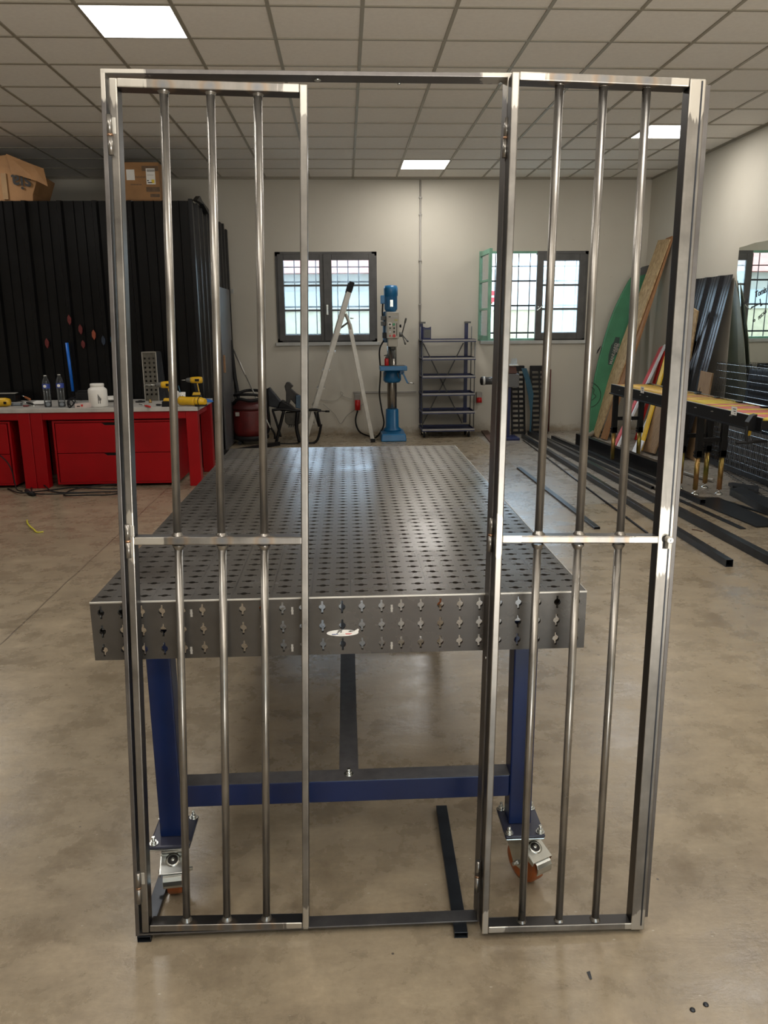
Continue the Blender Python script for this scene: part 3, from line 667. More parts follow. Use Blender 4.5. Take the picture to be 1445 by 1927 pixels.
# ------------------------------------------------------------------ welding table
def tabletop_mat():
    m, nt, bs = new_mat('welding_table_steel'); v = geo(nt)
    f = noise(nt, v, 2.2, 6, 0.65, .5); g = noise(nt, geo(nt, (3, 22, 3)), 2.0, 5, .7); s = noise(nt, v, 70, 3)
    col = ramp(nt, f, [(0.3, (0.055, 0.050, 0.045)), (0.7, (0.095, 0.087, 0.078))])
    col = mixc(nt, ramp(nt, g, [(0.5, (0, 0, 0)), (0.75, (0.5, 0.5, 0.5))]), col, (0.035, 0.03, 0.027))
    # rusty brown worn streak along the right half
    sep = N(nt, 'ShaderNodeSeparateXYZ'); nt.links.new(N(nt, 'ShaderNodeNewGeometry').outputs['Position'], sep.inputs[0])
    dx = math_(nt, 'ABSOLUTE', math_(nt, 'SUBTRACT', sep.outputs['X'], .2)); st = math_(nt, 'ADD', math_(nt, 'SUBTRACT', 1.0, math_(nt, 'DIVIDE', dx, .28)), math_(nt, 'MULTIPLY', math_(nt, 'SUBTRACT', f, .5), 2.2))
    col = mixc(nt, ramp(nt, st, [(0.35, (0, 0, 0)), (0.9, (0.55, 0.55, 0.55))]), col, (0.055, 0.042, 0.034))
    # scribed lines every 0.1 m
    fx = math_(nt, 'PINGPONG', math_(nt, 'ADD', sep.outputs['X'], 10.655), PIT)
    top = math_(nt, 'GREATER_THAN', sep.outputs['Z'], TZ - .0005)
    ln = math_(nt, 'MULTIPLY', math_(nt, 'LESS_THAN', fx, .0011), top)
    col = mixc(nt, math_(nt, 'MULTIPLY', ln, .8), col, (0.015, 0.013, 0.012))
    nt.links.new(col, bs.inputs['Base Color']); bs.inputs['Metallic'].default_value = 0.42
    nt.links.new(ramp(nt, f, [(0.3, (0.17, 0.17, 0.17)), (0.75, (0.34, 0.34, 0.34))]), bs.inputs['Roughness'])
    bump(nt, bs, math_(nt, 'ADD', f, math_(nt, 'MULTIPLY', g, .4)), 0.06, 0.003)
    return m
TX0, TX1, TY0, TZ = -.6548, .614, 1.909, .9165; PIT = .05075; NXh, NYh = 24, 49
TX0 = -.6548; margin = ((TX1 - TX0) - 25 * PIT) / 2
TL = 2.52
mTable = tabletop_mat()
table = thing('welding_table', (0, 3.1, 0), 'large steel welding table with rows of keyhole openings on blue legs and castors', 'table')
TH = .157
mb = MB()
NYh = int(TL / PIT); my = (TL - NYh * PIT) / 2
mx = 0.0; NXh = 25; mx = ((TX1 - TX0) - NXh * PIT) / 2
mb.holes((TX0, TY0, TZ), (1, 0, 0), (0, 1, 0), NXh, NYh, PIT, mx, my, (0, 0, -.011))
mz = (TH - 3 * PIT) / 2
mb.holes((TX0, TY0, TZ - TH), (1, 0, 0), (0, 0, 1), NXh, 3, PIT, mx, mz, (0, .010, 0), slotU=False)
mb.holes((TX0, TY0 + TL, TZ - TH), (1, 0, 0), (0, 0, 1), NXh, 3, PIT, mx, mz, (0, -.010, 0), slotU=False)
mb.holes((TX0, TY0, TZ - TH), (0, 1, 0), (0, 0, 1), NYh, 3, PIT, my, mz, (.010, 0, 0), slotU=False)
mb.holes((TX1, TY0, TZ - TH), (0, 1, 0), (0, 0, 1), NYh, 3, PIT, my, mz, (-.010, 0, 0), slotU=False)
top = mb.build('tabletop', mTable, table)
# inner skins and ribs give the plate its thickness
rb = MB()
for i in range(1, 5):
    y = TY0 + TL * i / 5 + .012; rb.box(TX0 + .012, TX1 - .012, y - .004, y + .004, TZ - TH + .01, TZ - .012)
rb.build('rib', mDark, table)
ed = MB().box(TX0 - .0006, TX1 + .0006, TY0 - .0012, TY0 + .002, TZ - .0035, TZ + .0012).box(TX1 - .002, TX1 + .001, TY0, TY0 + TL, TZ - .003, TZ + .001)
ed.build('bright_edge', mAlu, table, bevel=.0008)
# seam tabs on the front: little slot pairs
for xx in (346 + 14, 550, 737):
    for yy in ((1148, 1218)):
        yy2 = yy + (360 - xx) * .027 * .9 + 6
        c = px(xx, yy2, 1, TY0 - .0008); MB().box(c.x - .0026, c.x + .0026, TY0 - .0008, TY0, c.z - .010, c.z - .003).box(c.x - .0026, c.x + .0026, TY0 - .0008, TY0, c.z + .003, c.z + .010).cyl((c.x, TY0 - .001, c.z), (c.x, TY0, c.z), .0035, 10).build('weld_slot', mConduit, table)
# maker's sticker
sc = px(646, 1191, 1, TY0 - .0008); n = 36
def sp(u, v_): return V((sc.x + u, TY0 - .0012, sc.z + v_))
poly = [sp(.041 * math.cos(2 * PI * k / n) - .002, .0088 * math.sin(2 * PI * k / n)) for k in range(n)]
poly[3] = sp(.038, .0105); poly[2] = sp(.0405, .0088)
MB().prism(poly, (0, .0008, 0)).build('maker_sticker', mPaper, top)
text('JPS', sp(-.016, .0012) + V((0, -.0008, 0)), (1, 0.0, .03), (0, 0, 1), .0098, mInk, top, italic=.35)
text('HEAVY', sp(.013, .0022) + V((0, -.0008, 0)), (1, 0, .12), (0, 0, 1), .0052, mInk, top, italic=.35)
for u0, u1, v0, v1, mm in ((-.030, -.013, -.0035, -.0022, mBlueInk), (-.029, -.020, -.0053, -.0045, mInk), (.005, .022, -.0026, -.0013, mRedInk), (.006, .018, -.0045, -.0038, mRedInk), (-.012, .004, -.0056, -.0050, mConduit)):
    MB().box(sc.x + u0, sc.x + u1, TY0 - .0018, TY0 - .0013, sc.z + v0, sc.z + v1).build('printed_bar', mm, top)
# legs and underframe
ZL = .172; LW = .066
LXs = (-.553, .450)
RY = TY0 + TL - .10 - LW
for lx in LXs:
    for ly in (2.0, RY): MB().box(lx, lx + LW, ly, ly + LW, ZL, TZ - TH + .02).build('leg', mBlue, table, bevel=.004)
MB().box(LXs[0] + LW, LXs[1], 2.005, 2.062, .262, .330).build('cross_beam', mBlue, table, bevel=.003)
MB().box(LXs[0] + LW, LXs[1], RY + .005, RY + .062, .262, .330).build('cross_beam', mBlue, table, bevel=.003)
MB().box(-.040, .016, 2.062, RY + .005, .262, .330).build('long_beam', mBlue, table, bevel=.003)
mb = MB().box(LXs[0] + LW, LXs[1], 2.005, 2.062, .330, .3312).box(-.040, .016, 2.062, RY + .005, .330, .3312)
mb.build('dusty_beam_top', M('dusty_grey_film', (0.075, 0.072, 0.075), .55, 0, .25, 30), table)
c = V((-.012, 2.035, .3312)); MB().cyl(c, c + V((0, 0, .003)), .014, 20).cyl(c, c + V((0, 0, .010)), .009, 6).cyl(c, c + V((0, 0, .018)), .005, 10).build('bolt', mZinc, table)
def caster(cx, cy, ang, front):
    pl = MB().box(cx - .058, cx + .058, cy - .072, cy + .072, ZL - .010, ZL).build('castor_plate', M('plate_blue_grey', (0.03, 0.032, 0.055), .4) if 'plate_blue_grey' not in bpy.data.materials else bpy.data.materials['plate_blue_grey'], table, bevel=.006)
    MB().box(cx - .057, cx + .057, cy - .071, cy + .071, ZL - .016, ZL - .010).build('castor_flange', mZinc, table, bevel=.005)
    for dx in (-.045, .045):
        for dy in (-.058, .058):
            c = V((cx + dx, cy + dy, ZL)); MB().cyl(c, c + V((0, 0, .0025)), .0125, 20).cyl(c, c + V((0, 0, .010)), .0088, 6).cyl(c, c + V((0, 0, .022)), .0048, 12).build('bolt', mZinc, table)
    R3 = Matrix.Rotation(ang, 3, 'Z'); o = V((cx, cy, 0))
    def q(x, y, z): return o + R3 @ V((x, y, z))
    # local x = rolling direction (towards the brake), y = axle
    tr = -.028; r = .0625
    wx = .030
    MB().lathe(q(wx, -.021, r), [(r - .012, 0), (r - .004, .001), (r, .006), (r, .036), (r - .004, .041), (r - .012, .042)], 36, R3 @ V((0, 1, 0))).build('wheel_tread', mOrange, table)
    MB().lathe(q(wx, -.022, r), [(.002, 0.004), (.018, 0), (.021, .006), (r - .014, .008), (r - .010, 0.001), (r - .010, .043), (r - .014, .036), (.021, .038), (.018, .044), (.002, .040)], 30, R3 @ V((0, 1, 0))).build('wheel_hub', mAlu, table)
    fk = MB()
    for s in (-1, 1):
        y0 = s * .030
        poly = [q(-.040, y0, ZL - .030), q(.052, y0, ZL - .030), q(.060, y0, .095), q(wx + .020, y0, r - .014), q(wx - .016, y0, r - .014), q(wx - .034, y0, .085)]
        fk.prism(poly, R3 @ V((0, s * .003, 0)))
    fk.hexa([q(-.04, -.033, ZL - .034), q(.055, -.033, ZL - .034), q(.055, .033, ZL - .034), q(-.04, .033, ZL - .034), q(-.04, -.033, ZL - .028), q(.055, -.033, ZL - .028), q(.055, .033, ZL - .028), q(-.04, .033, ZL - .028)])
    fk.cyl(o + V((0, 0, ZL - .030)), o + V((0, 0, ZL - .012)), .036, 22)
    fk.build('castor_fork', mZinc, table, bevel=.0015)
    MB().cyl(q(wx, -.040, r), q(wx, .040, r), .008, 6).cyl(q(wx, -.048, r), q(wx, .048, r), .0055, 12).build('axle_bolt', mZinc, table)
    bk = MB()
    bk.hexa([q(.040, -.033, .132), q(.102, -.033, .104), q(.102, .033, .104), q(.040, .033, .132), q(.040, -.033, .137), q(.104, -.033, .108), q(.104, .033, .108), q(.040, .033, .137)])
    for s in (-1, 1): bk.prism([q(.040, s * .033, .135), q(.103, s * .033, .106), q(.098, s * .033, .092), q(.045, s * .033, .11)], R3 @ V((0, s * .002, 0)))
    bk.build('brake_plate', mZinc, table, bevel=.001)
    MB().lathe(q(.066, 0, .1215), [(.020, 0), (.021, .004), (.015, .005)], 20, (R3 @ V((.42, 0, .9)))).build('brake_ring', mZinc, table)
    MB().lathe(q(.066, 0, .1215), [(.0148, .0005), (.014, .0055), (.002, .0056)], 18, (R3 @ V((.42, 0, .9)))).build('brake_opening', mInk, table)
    MB().lathe(q(.066, 0, .1225), [(.006, 0), (.006, .005), (.003, .0075)], 12, (R3 @ V((.42, 0, .9)))).build('brake_screw', mZinc, table)
    pd = MB(); prof = [(.096, .104), (.107, .098), (.112, .088), (.112, .074), (.108, .064)]
    a_ = [q(x, -.026, z) for x, z in prof]; b_ = [q(x, .026, z) for x, z in prof]; pd.sheet(a_, b_, R3 @ V((-.003, 0, 0)))
    pd.build('brake_pedal', mZinc, table, bevel=.001)
caster(.488, 2.018, math.radians(-62), True)
caster(-.520, 2.030, math.radians(-84), True)
caster(.488, RY + .03, math.radians(60), False)
caster(-.520, RY + .03, math.radians(100), False)
# ------------------------------------------------------------------ black sheet-metal booth on the left
BX, BY0, BY1, BZ = -1.6, 8.95, 11.60, 2.87
booth = thing('sheet_metal_booth', (-4, 10.3, 0), 'tall booth clad in black corrugated metal sheets behind the red workbench', 'booth')
def corr(a, b, nrm, z0, z1f, per=.33, deep=.035, parent=None, name='corrugated_sheet', mat=None, th=.002):
    """sheet from plan point a to b, corrugations towards nrm; z1f(s) gives the top height"""
    a, b, nrm = V(a), V(b), V(nrm); L_ = (b - a).length; d = (b - a) / L_
    prof = [(0, 0), (.25, 0), (.262, .35), (.285, .35), (.305, 0), (.53, 0), (.542, .35), (.565, .35), (.585, 0), (.80, 0), (.84, 1), (.95, 1), (1.0, 0)]
    lo = []; hi = []; s = 0
    while s < L_:
        for f_, h_ in prof[:-1]:
            q = s + f_ * per
            if q <= L_: lo.append(a + d * q + nrm * h_ * deep + V((0, 0, z0))); hi.append(a + d * q + nrm * h_ * deep + V((0, 0, z1f(q))))
        s += per
    return MB().sheet(lo, hi, -nrm * th)
m = corr((XL + .02, BY0, 0), (BX, BY0, 0), (0, -1, 0), .01, lambda q: BZ, .365); m.build('front_sheet', mSheet, booth)
def ztop(q): return BZ + (.02 if int(q / .27) % 2 else 0) - (.03 if q > 2.2 else 0)
m = corr((BX, BY0, 0), (BX, BY1, 0), (1, 0, 0), .01, ztop, .27, .03); m.build('side_sheet', mSheet, booth)
MB().box(XL + .02, BX - .02, BY0 + .05, BY1, BZ - .12, BZ - .06).build('roof_sheet', mSheet, booth)
MB().box(BX - .03, BX + .012, BY0 - .012, BY0 + .05, 0.01, BZ + .02).build('corner_post', mBlack, booth, bevel=.004)
q0, q1 = px(404, 620, 0, BX + .05), px(418, 620, 0, BX + .05)
dr = MB().box(BX + .034, BX + .060, 10.15, 11.05, .02, 2.05); dr.build('side_door', M('grey_door_skin', (.075, .075, .08), .4), booth, bevel=.004)
MB().box(BX + .06, BX + .085, 10.2, 10.23, 1.0, 1.22).build('door_handle', mCopper, booth, bevel=.004)
tag(MB().prism([px(362, 377, 0, BX + .02), px(368, 369, 0, BX + .02), px(372, 378, 0, BX + .02), px(392, 404, 0, BX + .02), px(384, 402, 0, BX + .02), px(374, 384, 0, BX + .02)], (.05, 0, 0)).build('sheet_offcut', mBlack), 'bent black sheet offcut stuck on the sloping top edge of the booth', 'sheet offcut')
# magnets stuck on the booth front
for i, (x, y, mm, l) in enumerate([(89, 646, mRedDull, 'dull red welding magnet, leftmost on the black sheets'), (131, 602, mRedDull, 'red welding magnet, highest on the black sheets'), (152, 620, mRedDull, 'red welding magnet above the small red one, right of the highest magnet'),
        (157, 648, mRedDull, 'small red welding magnet just below another red magnet'), (177, 630, M('orange_magnet', (.25, .05, .02), .5), 'orange welding magnet right of the red ones'), (195, 641, M('dark_blue_magnet', (.01, .02, .04), .5), 'dark blue welding magnet on the sheets left of the gate'), (212, 640, mPetrol, 'blue magnet peeking out beside the left gate stile')]):
    c = px(x, y, 1, BY0 - .037); h = .055 if i != 3 else .045
    poly = [c + V((u * .022, 0, v_ * h)) for u, v_ in ((0, 1), (1, .3), (.8, -.5), (.1, -1), (-.9, -.3), (-.8, .5))]
    tag(MB().prism(poly, (0, -.018, 0)).cyl(c + V((0, -.02, .01)), c + V((0, -.017, .01)), .008, 8).build('welding_magnet', mm, bevel=.002), l, 'magnet', 'welding magnets on the booth')
# cartons on the booth
def carton(name, x0, x1, y0, y1, z0, z1, label, lean=0):
    t = thing(name, ((x0 + x1) / 2, (y0 + y1) / 2, z0), label, 'cardboard box'); return t
zr = BZ - .058
MB_b = MB()
t = thing('open_carton', (-3.55, 9.35, zr), 'open brown cardboard box with torn flap and upside-down lettering, far left on the booth', 'cardboard box')
A, B_, C_, D_ = px(-40, 292, 1, 9.12), px(14, 290, 1, 9.12), px(40, 372, 1, 9.12), px(-40, 372, 1, 9.12)
P = [px(-45, 300, 1, 9.15), px(12, 291, 1, 9.15), px(72, 330, 1, 9.15), px(62, 366, 1, 9.15), V((px(60, 366, 1, 9.15).x, 9.15, zr)), V((px(-45, 300, 1, 9.15).x, 9.15, zr))]
MB().prism(P, (0, .5, 0)).build('carton_body', mCard, t, bevel=.004)
F_ = [px(11, 289, 1, 9.13), px(60, 309, 1, 9.10), px(82, 317, 1, 9.08), px(90, 351, 1, 9.0), px(70, 341, 1, 9.04), px(22, 326, 1, 9.10)]
MB().add([p for p in F_] + [p + V((0, .006, 0)) for p in F_], [(0, 1, 2, 3, 4, 5), (11, 10, 9, 8, 7, 6)] + [(i, (i + 1) % 6, (i + 1) % 6 + 6, i + 6) for i in range(6)]).build('flap', mCard, t)
text('sia', px(58, 334, 1, 9.135), (-1, 0, .12), (.0, 0, -1), .20, mInk, t, th=.003)
MB().box(px(-2, 300, 1, 9.14).x, px(8, 300, 1, 9.14).x, 9.136, 9.142, zr + .1, zr + .36).build('clear_tape', M('shiny_tape', (.34, .22, .12), .15), t)
t = thing('closed_carton', (-2.2, 9.4, zr), 'closed cardboard box with white labels on top of the booth behind the left gate leaf', 'cardboard box')
x0, x1 = px(212, 340, 1, 9.2).x, px(300, 340, 1, 9.2).x
z1_c = px(260, 305, 1, 9.2).z
MB().box(x0, x1, 9.2, 9.62, zr, z1_c).build('carton_body', mCard, t, bevel=.006)
MB().hexa([(x0 - .11, 9.35, zr), (x0 - .0, 9.2, zr), (x0, 9.62, zr), (x0 - .1, 9.62, zr), (x0 - .04, 9.36, z1_c - .15), (x0, 9.2, z1_c - .02), (x0, 9.62, z1_c - .02), (x0 - .03, 9.62, z1_c - .15)]).build('side_bulge', M('reddish_cardboard', (.20, .07, .035), .7), t)
def pat(xa, ya, xb, yb, mat, nm, y=9.2, th=.002, par=t):
    a = px(xa, ya, 1, y); b = px(xb, yb, 1, y); return MB().box(a.x, b.x, y - th, y - th + .0015, b.z, a.z).build(nm, mat, par)
pat(237, 319, 254, 339, mPaper, 'white_label'); lb = pat(274, 317, 293, 347, mPaper, 'shipping_label', th=.003)
for k in range(5): pat(276, 319 + k * .9, 291, 319.5 + k * .9, mInk, 'printed_line', th=.0035)
pat(277, 329, 289, 329.8, mConduit, 'printed_line', th=.0035); pat(278, 343, 287, 344.6, mInk, 'printed_line', th=.0035); pat(277, 339, 280, 341, mInk, 'printed_line', th=.0035); pat(285, 338, 291, 345, mYelInk, 'yellow_print', th=.0035)
pat(266, 312, 298, 322, mTape, 'tape_patch', th=.0016); pat(275, 352, 301, 361, mTape, 'tape_patch', th=.0016); pat(283, 365, 301, 371, mTape, 'tape_patch', th=.0016)
for k in range(7): pat(255 + k * 2.8, 331 + (k % 2), 256.6 + k * 2.8, 335, mTape, 'printed_letter', th=.0012); pat(246 + k * 3, 346, 248 + k * 3, 348.5, mTape, 'printed_letter', th=.0012)

# ------------------------------------------------------------------ red workbench
YBF, YBR, ZW = 7.93, 8.85, .803
xr_ = -1.475
wt = MB().box(-4.9, xr_, YBF, YBR, ZW - .042, ZW)
tag(wt.build('worktop', mTop, bevel=.004), 'long worn grey worktop carried by the red bench frames', 'worktop')
def bench(xl, xr, label):
    t = thing('bench_frame', ((xl + xr) / 2, 8.4, 0), label, 'workbench frame', 'red bench frames under the grey worktop')
    LWb = .115
    for x in (xl, xr - LWb):
        for y in (YBF + .015, YBR - LWb - .01): MB().box(x, x + LWb, y, y + LWb, 0, ZW - .044).build('leg', mRed, t, bevel=.004)
    MB().box(xl + LWb, xr - LWb, YBF + .02, YBF + .06, ZW - .115, ZW - .044).build('front_rail', mRed, t, bevel=.003)
    for x in (xl + .03, xr - LWb + .03): MB().box(x, x + .05, YBF + .13, YBR - LWb - .01, ZW - .115, ZW - .044).build('side_rail', mRed, t, bevel=.003)
    MB().box(xl + LWb, xr - LWb, YBR - .06, YBR - .02, ZW - .115, ZW - .044).build('rear_rail', mRed, t, bevel=.003)
    return t
xm = px(63, 850, 1, YBF + .015).x
bench(xm + .002, xr_ - .01, 'red steel bench frame holding up the right half of the grey worktop')
bench(xm - 1.9, xm - .002, 'red steel bench frame cut off by the left edge, left of the bottles')
def cabinet(xl, xr, label):
    t = thing('drawer_cabinet', ((xl + xr) / 2, 8.3, .03), label, 'cabinet', 'red drawer cabinets in the bench')
    y0 = YBF + .045
    MB().box(xl, xl + .02, y0, y0 + .62, .03, .675).box(xr - .02, xr, y0, y0 + .62, .03, .675).box(xl + .02, xr - .02, y0, y0 + .62, .655, .675).box(xl + .02, xr - .02, y0, y0 + .62, .03, .05).box(xl + .02, xr - .02, y0 + .6, y0 + .62, .05, .655).build('cabinet_body', mRed, t, bevel=.002)
    xc = (xl + xr) / 2
    for z0, z1 in ((.052, .345), (.351, .650)):
        yy = y0 - .004; hw_ = .115
        poly = [(xl + .03, yy, z0), (xr - .03, yy, z0), (xr - .03, yy, z1), (xc + hw_, yy, z1), (xc + hw_ - .03, yy, z1 - .024), (xc - hw_ + .03, yy, z1 - .024), (xc - hw_, yy, z1), (xl + .03, yy, z1)]
        MB().prism(poly, (0, .018, 0)).build('drawer_front', mRed, t, bevel=.0015)
        MB().box(xc - hw_ - .02, xc + hw_ + .02, y0 + .014, y0 + .02, z1 - .05, z1 + .002).build('finger_slot', mBlack, t)
xa, xb = px(103, 850, 1, YBF + .045).x, px(331, 850, 1, YBF + .045).x
cabinet(xa, xb, 'wide red cabinet with two drawers in the right bench frame')
xb2 = px(24, 850, 1, YBF + .045).x
cabinet(xb2 - (xb - xa), xb2, 'red drawer cabinet at the left edge of the photo')

# things on the worktop
def on_top(x, y): return px(x, y, 2, ZW)
def bottle(x, yb, h, label):
    c = on_top(x, yb); r = .036
    t = thing('water_bottle', c, label, 'bottle', 'water bottles on the worktop')
    pr = [(.028, 0), (r, .008)]
    for i in range(7): pr += [(r - .0018, .012 + i * .024), (r, .024 + i * .024)]
    pr += [(r, h * .60), (r, h * .73), (r * .96, h * .77), (.026, h * .87), (.014, h * .94), (.0135, h * .985)]
    MB().lathe(c, pr, 24).build('body', mBottle, t)
    MB().ring([c + V((0, 0, h * .59)), c + V((0, 0, h * .73))], [V((0, 0, 1))] * 2, [r + .0006] * 2, 24, False).build('label_band', mBlueInk, t)
    MB().lathe(c + V((-.002, -r + .001, h * .66)), [(.016, 0), (.015, .0015), (.001, .0018)], 16, V((0, -1, 0))).build('label_badge', mPaper, t)
    MB().lathe(c + V((0, 0, h * .965)), [(.017, 0), (.0165, .012), (.002, .0125)], 16).build('cap', mZinc, t)
    MB().lathe(c + V((0, 0, .01)), [(.031, 0), (.031, h * .12)], 16).build('water', mBottle, t)
bottle(91, 766, .315, 'clear water bottle with blue label, the left one of the pair')
bottle(117, 766, .325, 'clear water bottle with blue label, between its twin and the blue stick')
c = on_top(186, 765)
t = thing('white_jar', c, 'white plastic jar with a black printed label on the worktop', 'jar')
MB().lathe(c, [(.085, 0), (.092, .006), (.092, .165), (.085, .18), (.066, .192), (.066, .2)], 36).build('jar_body', mWhite, t)
MB().lathe(c + V((0, 0, .2)), [(.064, 0), (.067, .002), (.067, .026), (.062, .03), (.002, .03)], 36).build('lid', mWhite, t)
for k in range(4):
    a = math.radians(-72 + k * 5); MB().box(c.x + .093 * math.cos(a) - .004, c.x + .093 * math.cos(a) + .002, c.y + .093 * math.sin(a) - .001, c.y + .093 * math.sin(a), .84 + .03 * (k % 2), .93 - .012 * k).build('label_stroke', mInk, t)
# stick tool
c = on_top(143, 757) + V((0, .28, 0))
t = thing('blue_handled_tool', c, 'black block with an upright bright blue tube handle standing behind the bottles', 'tool')
MB().box(c.x - .075, c.x + .075, c.y - .06, c.y + .06, ZW, ZW + .085).box(c.x - .055, c.x + .05, c.y - .05, c.y + .05, ZW + .085, ZW + .105).build('tool_block', mBlackRub, t, bevel=.006)
a = px(136.5, 731, 1, c.y); b = px(125.5, 645, 1, c.y)
MB().cyl(a + (a - b).normalized() * .03, b, .0165, 16).build('tube_handle', M('bright_blue_plastic', (.005, .12, .55), .35), t)
# white-pink box
a = on_top(141, 768)
t = thing('small_carton', a, 'small flat white box with a red print lying in front of the black cable heap', 'box')
MB().hexa([a, a + V((.115, .0, 0)), a + V((.20, .17, 0)), a + V((.085, .17, 0))] + [p + V((0, 0, .042)) for p in (a, a + V((.115, .0, 0)), a + V((.20, .17, 0)), a + V((.085, .17, 0)))]).build('carton_body', M('pinkish_paper', (.55, .45, .42), .7), t, bevel=.002)
MB().box(a.x + .06, a.x + .08, a.y - .001, a.y, ZW + .015, ZW + .035).build('red_print', mRedInk, t); MB().box(a.x + .02, a.x + .05, a.y - .001, a.y, ZW + .012, ZW + .022).build('black_print', mInk, t)
def cable(name, pts, r, mat, label, cat='cable'): return tag(MB().tube(pts, r, 6).build(name, mat), label, cat)
cable('cable_heap', [on_top(x, y) + V((0, 0, z)) for x, y, z in ((128, 764, .01), (133, 758, .03), (139, 762, .02), (131, 768, .008), (127, 760, .02), (136, 755, .04), (142, 760, .03), (134, 766, .01), (129, 757, .03), (145, 756, .03), (152, 754, .02), (140, 752, .03))], .006, mBlackRub, 'tangle of thin black cable between the bottles and the small box')
rnd = random.Random(5)
sh = MB(); c = on_top(209, 756)
vs = []; 
for i in range(6):
    for j in range(6): vs.append(c + V(((i - 2.5) * .036, (j - 2) * .04, .012 + .04 * math.exp(-((i - 2.5) ** 2 + (j - 2.5) ** 2) / 5) + rnd.uniform(0, .022))))
fs = [(i * 6 + j, (i + 1) * 6 + j, (i + 1) * 6 + j + 1, i * 6 + j + 1) for i in range(5) for j in range(5)]
o = sh.add(vs, fs, True).build('plastic_bag', mWhite); so_ = o.modifiers.new('s', 'SOLIDIFY'); so_.thickness = .003
tag(o, 'crumpled white plastic bag right of the white jar', 'bag')
sh = MB(); c = on_top(70, 762); vs = [c + V((u, v_, z)) for u, v_, z in ((-.06, -.02, .012), (.07, -.05, .012), (.09, .05, .03), (-.03, .07, .035), (-.06, -.02, .016), (.07, -.05, .016), (.09, .05, .034), (-.03, .07, .039))]
tag(MB().hexa(vs).build('paper_scrap', mPaper), 'folded white paper scrap left of the water bottles', 'paper')
# left tools
c = on_top(4, 766); t = thing('battery_drill_part', c, 'yellow and black power tool half cut off at the left edge of the worktop', 'power tool')
MB().lathe(c + V((-.12, .02, .045)), [(.04, 0), (.045, .05), (.045, .15), (.034, .19), (.02, .195)], 18, V((1, .1, 0))).build('tool_body', mYellow, t); MB().box(c.x + .03, c.x + .055, c.y - .03, c.y - .02, ZW + .03, ZW + .055).build('vent', mBlack, t)
c = on_top(10, 757)
tag(MB().box(c.x - .15, c.x + .11, c.y, c.y + .14, ZW, ZW + .085).build('tool_box', mBlack, bevel=.004), 'low black box behind the yellow tool at the left edge', 'box')
MB_ = MB().hexa([c + V(p) for p in ((-.15, 0, .088), (.12, -.01, .090), (.10, .12, .090), (-.15, .12, .088), (-.15, 0, .092), (.12, -.01, .095), (.10, .12, .095), (-.15, .12, .092))])
tag(MB_.build('metal_plate_scrap', mAlu), 'thin bright metal plate lying on the low black box', 'plate')
c = on_top(30, 764)
t = thing('clear_tray', c, 'small clear plastic tray with bits in front of the pliers', 'tray')
MB().box(c.x - .05, c.x + .05, c.y, c.y + .003, ZW, ZW + .03).box(c.x - .05, c.x + .05, c.y + .06, c.y + .063, ZW, ZW + .03).box(c.x - .05, c.x - .047, c.y, c.y + .06, ZW, ZW + .03).box(c.x + .047, c.x + .05, c.y, c.y + .06, ZW, ZW + .03).box(c.x - .05, c.x + .05, c.y, c.y + .063, ZW, ZW + .003).build('tray_wall', mBottle, t)
def rod_tool(name, x0, y0, x1, y1, z0, z1, r, mat, label, cat, r2=None):
    a = on_top(x0, y0) + V((0, 0, z0)); b = on_top(x1, y1) + V((0, 0, z1)); t = thing(name, (a + b) / 2 * 1, label, cat); ORI[t.name] = (a + b) / 2
    mcut = a + (b - a) * .48
    MB().lathe(a, [(r * .8, 0), (r, .01), (r, (mcut - a).length * .8), (r * .6, (mcut - a).length)], 10, (b - a)).build('grip', mat, t)
    MB().cyl(mcut, b, r * .45, 8).build('shaft', mZinc, t); return t
rod_tool('wire_brush', 57, 757, 36, 750, .03, .05, .012, M('orange_wood', (.35, .12, .04), .5), 'tool with an orange-brown handle among the tools left of the paper scrap', 'hand tool')
rod_tool('pliers', 62, 764, 38, 759, .02, .02, .011, mBlackRub, 'dark pliers lying left of the water bottles', 'hand tool')
rod_tool('file', 44, 766, 66, 766, .012, .012, .009, M('dark_red_grip', (.15, .02, .02), .5), 'thin file with dark red grip nearest the front edge of the worktop, left', 'hand tool')
rod_tool('screwdriver', 283, 768, 262, 763, .012, .012, .010, mRedBtn, 'red-handled screwdriver near the front edge below the steel block', 'screwdriver')
rod_tool('chisel', 294, 764, 313, 764, .012, .012, .009, mBlackRub, 'dark chisel right of the red screwdriver', 'hand tool')
c = on_top(283, 758); tag(MB().lathe(c, [(.016, 0), (.016, .018), (.010, .022), (.010, .035)], 12).build('brass_fitting', mGold), 'small brass fitting behind the red screwdriver', 'fitting')
c = on_top(264, 757); tag(MB().lathe(c, [(.05, 0), (.05, .012), (.018, .013), (.018, .02)], 22).build('grinding_disc', mBlackRub), 'flat dark grinding disc beside the left gate stile', 'disc')
# perforated steel block
x0, x1 = px(269, 700, 1, 8.62).x, px(296, 700, 1, 8.62).x
zt_ = px(283, 662, 1, 8.62).z
t = thing('angle_block', ((x0 + x1) / 2, 8.66, ZW), 'upright perforated steel angle block standing on the worktop', 'steel block')
nzz = int((zt_ - ZW) / .055)
b_ = MB().holes((x0, 8.62, ZW), (1, 0, 0), (0, 0, 1), 3, nzz, (x1 - x0) / 3.2, (x1 - x0) * .03, ((zt_ - ZW) - nzz * (x1 - x0) / 3.2) / 2, (0, .01, 0), slotU=False, R=.011, L=.0115, hw=.004)
b_.box(x1 - .008, x1, 8.63, 8.80, ZW, zt_ - .001).box(x0, x0 + .008, 8.63, 8.80, ZW, zt_ - .001).box(x0 + .008, x1 - .008, 8.79, 8.80, ZW, zt_ - .001)
b_.build('block_body', M('oily_steel', (.10, .092, .075), .5, .4, .3, 20), t)
